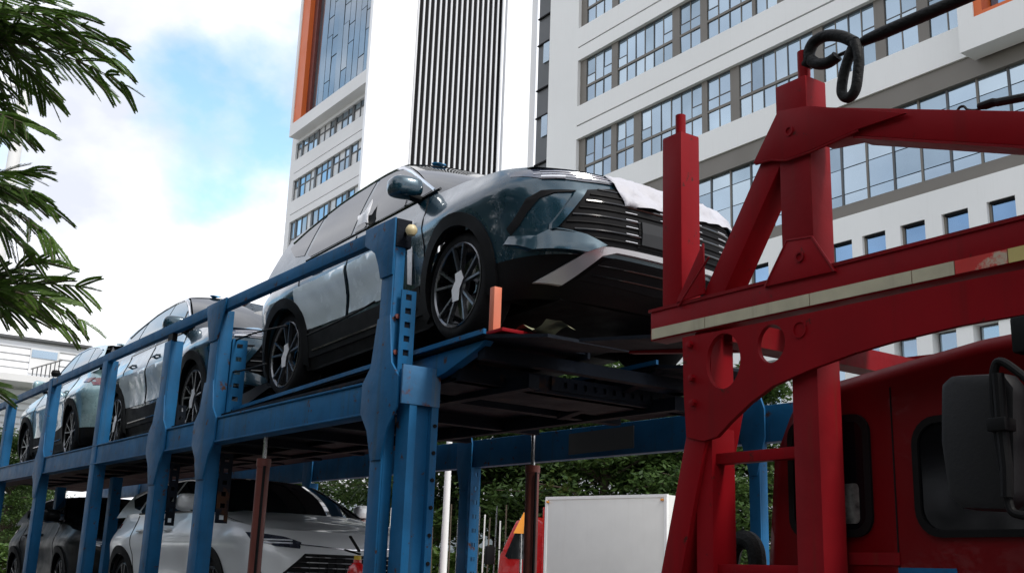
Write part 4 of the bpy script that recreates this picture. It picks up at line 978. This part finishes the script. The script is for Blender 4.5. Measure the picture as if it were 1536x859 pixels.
        for k in range(-6, 7):
            if abs(k * .085) < .5: MB().tube([(front_x(k * .085, z) + .012, k * .085, z) for z in (.40, .5, .6, .7, .78)], .006, 5).build('grille_bar', 'black', g)
        MB().tube([(front_x(y, .86 - .05 * (1 - (y / .5) ** 2) * 0) + .012, y, .835 + .03 * (abs(y) / .5)) for y in [-.5 + i / 16 for i in range(17)]], .008, 6).build('nose_trim', 'chrome', c, smooth=True)
        for s in (-1, 1): patch([(s * .70, .40), (s * .86, .42), (s * .87, .66), (s * .80, .64)], frontS(.002), .05, .01).build('corner_vent', 'gloss_black', c, smooth=True)
    if film:
        nf = lambda a, b: .009 * abs(noise.noise(Vector((a * 4 + b * 6, b * 11, 7)))) + .006 * noise.noise(Vector((a * 9, b * 9, 3.1))) + .004 * noise.noise(Vector((a * 23, b * 17, 1)))
        if front == 'slats':
            fp = [(-.36, .74), (-.38, .83), (-.41, .975), (0, .985), (.66, .975), (.72, .83), (.5, .80), (.2, .765), (0, .77)]
            patch(fp, lambda a, b, t: (front_x(a, b) + .020 + t + 4.5 * nf(a, b), a, b), .035, .003).build('nose_film', 'film', c, smooth=True, ang=80)
            for x0, x1 in ((-1.16, -.265), (-.215, .60)):
                zl = (.50, .49)
                fpd = [(x0 + (.17 if x0 < -1 else 0), zl[0]), (x1, zl[1]), (x1, .905), (x0 - .0, .895), (x0 + .02, .75)]
                patch(fpd, lambda a, b, t: (a, -(side_y(a, b) + .006 + t + .7 * nf(a, b)), b), .05, .002).build('door_film', 'doorfilm', c, smooth=True, ang=80)
            sc = [(-.30, 1.23), (-.20, 1.26), (-.08, 1.22), (-.12, 1.33), (-.17, 1.46), (-.22, 1.37), (-.36, 1.36), (-.28, 1.30)]
            patch(sc, lambda a, b, t: (a, -(gsy(1.15 + (b - 1.15) / 1.17) + .03 + t + 3 * nf(a, b)), b), .03, .003).build('film_scrap', 'film_white', c, smooth=True)
            patch([(.10, -.40), (.20, -.33), (.12, -.27), (.05, -.34)], lambda a, b, t: (a, b, 1.757 + .9 * (a - .05) * (.19 - a) * 20 * .3 + t), .03, .004).build('tape_scrap', 'tape_blue', c)
            MB().prism([(.72, -side_y(.72, .95) - .012, .98), (.80, -side_y(.8, .95) - .012, .98), (.79, -side_y(.8, .6) - .012, .50), (.73, -side_y(.72, .6) - .012, .52)], (0, .004, 0)).build('door_edge_tape', 'film_white', c)
    c.location = loc; c.rotation_euler = (0, ry, rz); return c
c1 = car('sport_utility_car', 'dark teal SUV with white film over its nose, foremost on the upper deck', (-7.42, 4.62, 3.04), 'teal', 'new cars on the upper deck', ry=-.027, GH=1.17)
c2 = copy_tree(c1); c2.location = (-12.52, 4.62, 2.875); c2.rotation_euler = (0, -.004, 0)
c2['label'] = 'dark teal SUV with door film, second on the upper deck behind the foremost one'
for o in c2.children:
    if o.name.split('.')[0] in ('film_scrap', 'nose_film'): o.hide_render = False
c3 = car('sport_utility_car', 'pale teal SUV loaded tail first at the rear of the upper deck', (-17.5, 4.62, 2.93), 'lteal', 'new cars on the upper deck', rz=math.pi, film=False, GH=1.12)
c4 = car('crossover_car', 'silver white car under the deck with a dark windscreen and mesh grille', (-11.58, 4.66, .93), 'white_car', 'new cars on the lower deck', GH=.80, front='mesh', film=False)
c5 = copy_tree(c4); c5.location = (-17.2, 4.66, .93); c5['label'] = 'black car under the deck, behind the silver white one'
for o in c5.children_recursive:
    if o.data and o.data.materials and o.data.materials[0] == M['white_car']:
        o.data = o.data.copy(); o.data.materials[0] = M['black_car']
# ------------------------------------------------------------------ parked white box truck
bt_ = dep(1000, 741, 19.0); BA = R(180 + 14.2)
bx = thing('box_truck', 'small truck with a plain white cargo box and red cab, parked behind the trailer', 'truck', (bt_.x, bt_.y, 0))
BD = Vector((math.cos(BA), math.sin(BA), 0)); BN = Vector((-BD.y, BD.x, 0))       # BN points away from the camera side
if BN.y < 0: BN = -BN
def bp_(u, v, z): p = Vector((bt_.x, bt_.y, 0)) + BD * u + BN * v; p.z = z; return p
def bbox(u0, u1, v0, v1, z0, z1):
    return MB().add([bp_(u, v, z) for z in (z0, z1) for v in (v0, v1) for u in (u0, u1)], [(0, 2, 3, 1), (4, 5, 7, 6), (0, 1, 5, 4), (2, 6, 7, 3), (0, 4, 6, 2), (1, 3, 7, 5)])
ZB = bt_.z
bbox(0, 2.67, 0, 1.75, .95, ZB).build('cargo_box', 'truckbox', bx, bevel=.015)
for v0 in (-.012,): 
    bbox(-.01, 2.68, v0, .05, ZB - .045, ZB + .008).build('top_rail', 'white', bx); bbox(-.01, .045, v0 - .004, .05, .95, ZB - .046).build('corner_post', 'white', bx); bbox(2.63, 2.684, v0 - .004, .05, .95, ZB - .046).build('corner_post', 'white', bx)
for u in (.06, 2.60): bbox(u, u + .05, -.03, .0, ZB - .10, ZB - .07).build('marker_lamp', 'signor', bx)
# lettering at the foot of the box
for i, (w_, h) in enumerate(((.05, .07), (.03, .07), (.012, .07), (.012, .07))): bbox(.20 + i * .055, .20 + i * .055 + w_ * .8, -.016, -.013, 1.58, 1.58 + h).build('lettering', 'dark', bx)
cbn = sub(MB().prism([bp_(2.75, .05, 1.0), bp_(2.75, .05, 2.55), bp_(2.95, .05, 2.68), bp_(3.45, .05, 2.62), bp_(3.85, .05, 1.95), bp_(3.95, .05, 1.0)], BN * 1.65).build('cab', 'ext_red', bx, bevel=.05), bx)
MB().prism([bp_(3.0, .04, 1.9), bp_(3.0, .04, 2.5), bp_(3.38, .04, 2.5), bp_(3.68, .04, 1.95), bp_(3.6, .04, 1.9)], -BN * .008).build('side_window', 'glass', cbn)
MB().prism([bp_(3.50, .18, 2.56), bp_(3.86, .18, 1.98), bp_(3.86, 1.57, 1.98), bp_(3.50, 1.57, 2.56)], BD * .03).build('windscreen', 'glass', cbn)
for z in (2.05, 2.35, 2.62): MB().tube([bp_(2.72, .0, z), bp_(2.72, 1.7, z)], .018, 6).build('head_rack_bar', 'ext_red', bx)
for v in (0, .4, .8, 1.2, 1.7): MB().tube([bp_(2.72, v, 1.0), bp_(2.72, v, 2.85)], .018, 6).build('head_rack_bar', 'ext_red', bx)
MB().tube([bp_(3.75, .04, 2.05), bp_(3.85, -.22, 2.1), bp_(3.85, -.22, 1.75)], .014, 6).build('mirror_arm', 'black', cbn)
q = bp_(3.85, -.22, 0); MB().box(q.x - .05, q.x + .05, q.y - .09, q.y + .09, 1.78, 2.12).build('wing_mirror', 'black', cbn, bevel=.02)
bbox(0, 3.9, .5, 1.3, .62, .9).build('chassis', 'black', bx)
for u in (.6, 3.2):
    for v in (.05, 1.5): c0 = bp_(u, v, .36); MB().tube([c0, c0 + BN * .2], .36, 24).build('wheel', 'rubber', bx, smooth=True)
# warning triangle on a post
p = dep(783, 790, 21); ws_ = thing('warning_sign', 'orange triangular warning sign on a thin post by the white truck', 'sign', (p.x, p.y, 0))
MB().tube([(p.x, p.y, 0), (p.x, p.y, p.z + .2)], .03, 8).build('post', 'steel', ws_)
tri = [(p.x - .03, p.y - .36, p.z - .18), (p.x - .03, p.y + .30, p.z - .18), (p.x - .03, p.y - .03, p.z + .38)]
tri = [Vector((p.x + .05, p.y, p.z)) + Vector((.35 * a, .72 * a, b)) for a, b in ((-.24, -.12), (.24, -.12), (0, .28))]
MB().prism(tri, (.012, -.006, 0)).build('face', 'signor', ws_)
# ------------------------------------------------------------------ poles
p = dep(22, 230, 52)
mp_ = thing('light_mast', 'tall white tapering mast rising behind the feathery tree', 'pole', (p.x, p.y, 0))
MB().tube([(p.x, p.y, 0), (p.x, p.y, 12), (p.x, p.y, 23.4)], [.40, .34, .26], 20).build('shaft', 'white', mp_, smooth=True)
MB().tube([(p.x, p.y, .0), (p.x, p.y, .35)], .6, 20).build('footing', 'concrete', mp_)
MB().tube([(p.x, p.y - 1.2, 23.3), (p.x, p.y + 1.2, 23.3)], .09, 10).build('lamp_arm', 'white', mp_)
for s in (-1, 1): MB().box(p.x - .25, p.x + .25, p.y + s * 1.2 - .3, p.y + s * 1.2 + .3, 23.2, 23.45).build('lamp_head', 'white', mp_, bevel=.05)
p = dep(669, 770, 18)
sp_ = thing('street_lamp', 'slim white lamp post standing between the blue posts', 'lamp', (p.x, p.y, 0))
MB().tube([(p.x, p.y, 0), (p.x, p.y, 3.0), (p.x, p.y, 4.6)], [.062, .055, .045], 14).build('shaft', 'white', sp_, smooth=True)
MB().tube([(p.x, p.y, 4.5), (p.x - .35, p.y - .1, 4.65)], .03, 8).build('arm', 'white', sp_)
MB().box(p.x - .7, p.x - .3, p.y - .19, p.y - .01, 4.62, 4.70).build('lamp_head', 'white', sp_, bevel=.02)
MB().tube([(p.x, p.y, 0), (p.x, p.y, .25)], .11, 14).build('base', 'steel', sp_)
# picket fence of thin white stakes
random.seed(21)
pf = thing('stake_fence', 'row of thin pale stakes in front of the trees', 'fence', dep(700, 850, 21) * Vector((1, 1, 0)) if False else (dep(700, 850, 21).x, dep(700, 850, 21).y, 0))
for i in range(26):
    px = 585 + i * 9.2 + random.uniform(-2, 2); q = dep(px, 800, 21.5 + .02 * i)
    h = 2.7 + random.uniform(-.25, .25); lean = random.uniform(-.05, .05)
    MB().tube([(q.x, q.y, 0), (q.x + lean, q.y + lean, h)], .015, 6).build('stake', ('white', 'bark', 'steel')[i % 3], pf)
a_ = dep(585, 800, 21.5); b_ = dep(820, 800, 22); MB().tube([(a_.x, a_.y, 1.0), (b_.x, b_.y, 1.0)], .018, 6).build('rail', 'steel', pf)
# ------------------------------------------------------------------ trees
def leafquads(mb, c, n, rx, rz, size, rng, flat=.6):
    for _ in range(n):
        while True:
            q = Vector((rng.uniform(-1, 1), rng.uniform(-1, 1), rng.uniform(-1, 1)))
            if q.length < 1: break
        p = c + Vector((q.x * rx, q.y * rx, q.z * rz)); s = size * rng.uniform(.6, 1.3)
        nrm = Vector((rng.gauss(0, flat), rng.gauss(0, flat), 1)).normalized(); a = nrm.orthogonal().normalized(); a.rotate(Matrix.Rotation(rng.uniform(0, 6.28), 3, nrm)); b = nrm.cross(a)
        k = len(mb.v); mb.v += [p - a * s, p - b * s * .45 - nrm * s * .1, p + a * s, p + b * s * .45 - nrm * s * .1]; mb.f.append((k, k + 1, k + 2, k + 3))
def make_tree(seed, H, Rr, tiers, dens_, leaf=.13):
    rng = random.Random(seed); cr_ = MB(); tk_ = MB()
    tk_.tube([(0, 0, 0), (.05, 0, H * .3), (-.04, .04, H * .6), (0, 0, H * .97)], [H * .022, H * .017, H * .011, .02], 9)
    for t in range(tiers):
        k = t / (tiers - 1); z = H * (.36 + .60 * k); rr = Rr * (1.0 - .75 * k ** 1.4) * (.75 if t == 0 else 1)
        nb = 7
        for i in range(nb):
            a = 6.283 * i / nb + rng.uniform(-.35, .35) + t * .4; L_ = rr * rng.uniform(.7, 1.1)
            tip = Vector((math.cos(a) * L_, math.sin(a) * L_, z + rng.uniform(-.05, .18) * H * .15))
            st_ = Vector((0, 0, z - .08 * H)); tk_.tube([st_, st_.lerp(tip, .5) + Vector((0, 0, .04 * H)), tip], [.035, .022, .008], 5)
            for j in range(5):
                f = .3 + .7 * j / 4 + rng.uniform(-.08, .08); c = st_.lerp(tip, f) + Vector((rng.gauss(0, .14), rng.gauss(0, .14), .05 * H * (1 - f) + rng.gauss(0, .05)))
                leafquads(cr_, c, int(dens_ * rng.uniform(.5, 1.3)), .26 * Rr * rng.uniform(.6, 1.1), .10 * H * rng.uniform(.35, .7), leaf, rng)
    return tk_.mesh('trunk', M['bark'], smooth=True), cr_.mesh('crown', M['leaf'], recalc=False)
TV = [make_tree(5, 6.4, 2.9, 6, 105, .075), make_tree(9, 5.8, 2.6, 5, 120, .075), make_tree(13, 7.0, 3.2, 6, 110, .08)]
def put_tree(v, x, y, sc, rz, label, group):
    t = thing('street_tree', label, 'tree', (x, y, 0), group, rz); t.scale = (sc, sc, sc)
    for nm, me in zip(('trunk', 'crown'), TV[v]):
        o = bpy.data.objects.new(nm, me); COL.objects.link(o); o.parent = t
    return t
BGT = [(640, 27, 0, 1.2), (745, 28, 1, 1.5), (828, 27, 0, 1.35), (905, 24, 2, 1.0), (985, 25, 1, 1.05), (1070, 23, 0, .92), (1130, 24, 2, .86), (560, 34, 1, 1.0), (440, 33, 0, 1.0), (6, 50, 2, 1.0), (44, 54, 1, 1.0)]
for i, (px, D, v, sc) in enumerate(BGT):
    p = dep(px, 780, D)
    lab = {640: 'dark layered tree behind the slim white lamp post', 745: 'layered tree overhanging the pale corrugated hoarding', 828: 'layered tree rising behind the red cab of the white box truck',
           905: 'broad layered tree rising above the white cargo box', 985: 'layered tree between the white cargo box and the raking red leg', 1070: 'layered tree seen through the gap between the red rack legs',
           1130: 'layered tree behind the far blue post and red ladder rung', 560: 'leafy tree beyond the silver car beside the blue front post', 440: 'leafy tree beyond the roof of the silver car',
           6: 'small tree above the bright low hedge past the trailer tail', 44: 'small tree behind the black car under the deck'}[px]
    put_tree(v, p.x, p.y, sc, i * 1.3, lab, 'layered trees behind the trailer' if px > 600 else 'small trees seen under the deck')
# street trees on the near kerb (they shade and are mirrored in the near side of the trailer)
for i in range(11):
    put_tree(i % 3, -38 + i * 5.2, -7.5 - (i % 2) * 1.6, 1.7, i * 2.1, 'tall leafy street tree on the opposite kerb from the trailer', 'street trees on the opposite kerb')
# hedges
def hedge(p, q, w_, h, n, seed, label, leaf=.10):
    rng = random.Random(seed); mb = MB(); p = Vector(p); q = Vector(q); d = q - p; sd_ = Vector((-d.y, d.x, 0)).normalized()
    for _ in range(n):
        c = p + d * rng.random() + sd_ * rng.uniform(-w_, w_); c.z = h * rng.random() ** .6 * (1 + .12 * noise.noise(Vector((c.x, c.y, 2)) * 1.3))
        leafquads(mb, c, 1, .05, .05, leaf, rng, .8)
    t = thing('hedge', label, 'hedge', (p.x, p.y, 0)); mb.build('foliage', 'hedge', t, recalc=False)
    st_ = MB()
    for k in range(12): c = p + d * ((k + .5) / 12); st_.tube([(c.x, c.y, 0), (c.x + .1, c.y, h * .8)], .025, 5)
    st_.build('stem', 'bark', t)
a_, b_ = dep(590, 830, 25), dep(800, 830, 25); hedge((a_.x, a_.y, 0), (b_.x, b_.y, 0), .5, 2.15, 5200, 4, 'low clipped green hedge at the foot of the corrugated hoarding')
a_, b_ = dep(-40, 830, 36), dep(60, 830, 36); hedge((a_.x, a_.y, 0), (b_.x, b_.y, 0), .6, 1.95, 3000, 6, 'low bright green hedge past the trailer tail')
# ------------------------------------------------------------------ feathery tree leaning in from the left
ft_ = thing('feathery_tree', 'tree with feathery fern-like leaves hanging over the trailer end', 'tree', (dep(-330, 700, 3.2).x, dep(-330, 700, 3.2).y, 0))
rngf = random.Random(31)
fm = MB(); bm_ = MB()
def frond(base, tip, droop, rng, pl=.115, npairs=9):
    base = Vector(base); tip = Vector(tip); d = tip - base; L_ = d.length; d.normalize()
    upv = Vector((rng.gauss(0, .35), rng.gauss(0, .35), 1)); sdv = d.cross(upv).normalized(); upv = sdv.cross(d)
    pts = [base.lerp(tip, t) + Vector((0, 0, droop * L_ * 4 * t * (1 - t))) for t in [i / 8 for i in range(9)]]
    bm_.tube(pts, [.0035 - .0024 * i / 8 for i in range(9)], 5)
    def at(t): i = min(7, int(t * 8)); return pts[i].lerp(pts[i + 1], t * 8 - i), (pts[i + 1] - pts[i]).normalized()
    for k in range(npairs):
        t = .12 + .87 * k / (npairs - 1); p, tg_ = at(t)
        ln = pl * (1 - .55 * abs(t - .45) ** 1.3) * rng.uniform(.85, 1.1)
        for s in (-1, 1):
            ang = R(rng.uniform(24, 62) - 18 * t)
            pd = (tg_ * math.cos(ang) + sdv * s * math.sin(ang) + upv * rng.uniform(-.25, .15)).normalized()
            nl_ = 26; q0 = p; nrm = pd.cross(sdv * s).cross(pd); nrm = (upv - pd * upv.dot(pd)).normalized(); wv = pd.cross(nrm).normalized(); rl = R(rng.choice((-1, 1)) * rng.uniform(25, 70)); wv, nrm = wv * math.cos(rl) + nrm * math.sin(rl), nrm * math.cos(rl) - wv * math.sin(rl)
            for j in range(nl_):
                f = (j + .5) / nl_; q = p + pd * ln * f + Vector((0, 0, -.20 * ln * f * f))
                for s2 in (-1, 1):
                    lv = (wv * s2 * .9 + pd * .4 + nrm * rng.uniform(-.15, .15)).normalized() * .0115 * (1 - .7 * abs(f - .4)); wd = pd * .0056
                    b = len(fm.v); fm.v += [q - wd, q + lv * .5 - wd * 1.1, q + lv, q + lv * .5 + wd * 1.1]; fm.f.append((b, b + 1, b + 2, b + 3))
            bm_.tube([p, p + pd * ln * .6 + Vector((0, 0, -.1 * ln)), p + pd * ln + Vector((0, 0, -.20 * ln))], .0011, 3, False)
MASS = [((-70, 40), [(95, 5), (140, 30), (198, 70), (205, 100), (217, 135), (178, 128), (105, 150), (60, 140), (110, 60), (30, 130), (160, 50), (20, 30), (-10, 120), (60, 50), (90, 110)]),
        ((-80, 150), [(72, 196), (66, 206), (40, 165), (20, 200), (-20, 190)]),
        ((-90, 270), [(72, 268), (104, 318), (110, 370), (72, 386), (28, 388), (50, 300), (10, 330), (85, 300), (0, 280)]),
        ((-90, 430), [(100, 402), (150, 440), (156, 490), (130, 498), (60, 440), (110, 460), (30, 470), (0, 420), (70, 480)]),
        ((-95, 580), [(18, 592)])]
brs = []
for (bx0, by0), tips in MASS:
    D0 = 2.9
    a = dep(bx0 - 120, by0 - 20, D0 + .15); b = dep(bx0 + 40, by0 + 5, D0)
    brs.append(a)
    bm_.tube(spline([a, a.lerp(b, .5) + Vector((0, 0, .03)), b], 4), [.014 - .001 * i for i in range(9)], 6)
    for tx, ty in tips:
        f = rngf.uniform(.35, 1.0); base = a.lerp(b, f); tip = dep(tx - 34, ty - 10, D0 + rngf.uniform(-.22, .22))
        if (tip - base).length > .40: base = tip + (base - tip).normalized() * .40
        frond(base, tip, rngf.uniform(.02, .09), rngf)
        bm_.tube([a.lerp(b, f), base], .004, 5)
        # extra leaves outside the picture keep the crown going
        o_ = Vector((rngf.uniform(-.3, -.1), rngf.uniform(-.5, .1), rngf.uniform(-.2, .3)))
        frond(a.lerp(b, f * .5), a + o_, .05, rngf)
r0 = Vector(ft_.location)
tr_pts = [r0 + Vector((0, 0, z)) + Vector((.04 * math.sin(z * 2), .04 * math.cos(z * 1.5), 0)) for z in (0, .8, 1.6, 2.4, 3.2, 4.0)]
tm = MB().tube(tr_pts, [.16, .14, .125, .11, .08, .05], 12)
for a in brs:
    s0 = min(tr_pts, key=lambda t: abs(t.z - (a.z - .25))); tm.tube(spline([s0, s0.lerp(a, .5) + Vector((0, 0, .06)), a], 4), [.04 - .003 * i for i in range(9)], 8)
tm.build('trunk', 'bark', ft_, smooth=True)
bm_.build('twigs', 'bark', ft_, recalc=False)
fm.build('crown', 'frond', ft_, recalc=False)

hedge((-44, -9.6, 0), (20, -9.6, 0), .7, 5.0, 9000, 8, 'unseen tall hedge added along the opposite kerb to darken reflections', leaf=.26)  # added out of view so the cab glass mirrors something dark
# ------------------------------------------------------------------ tidy
for o in bpy.data.objects:
    if '_o' in o: del o['_o']
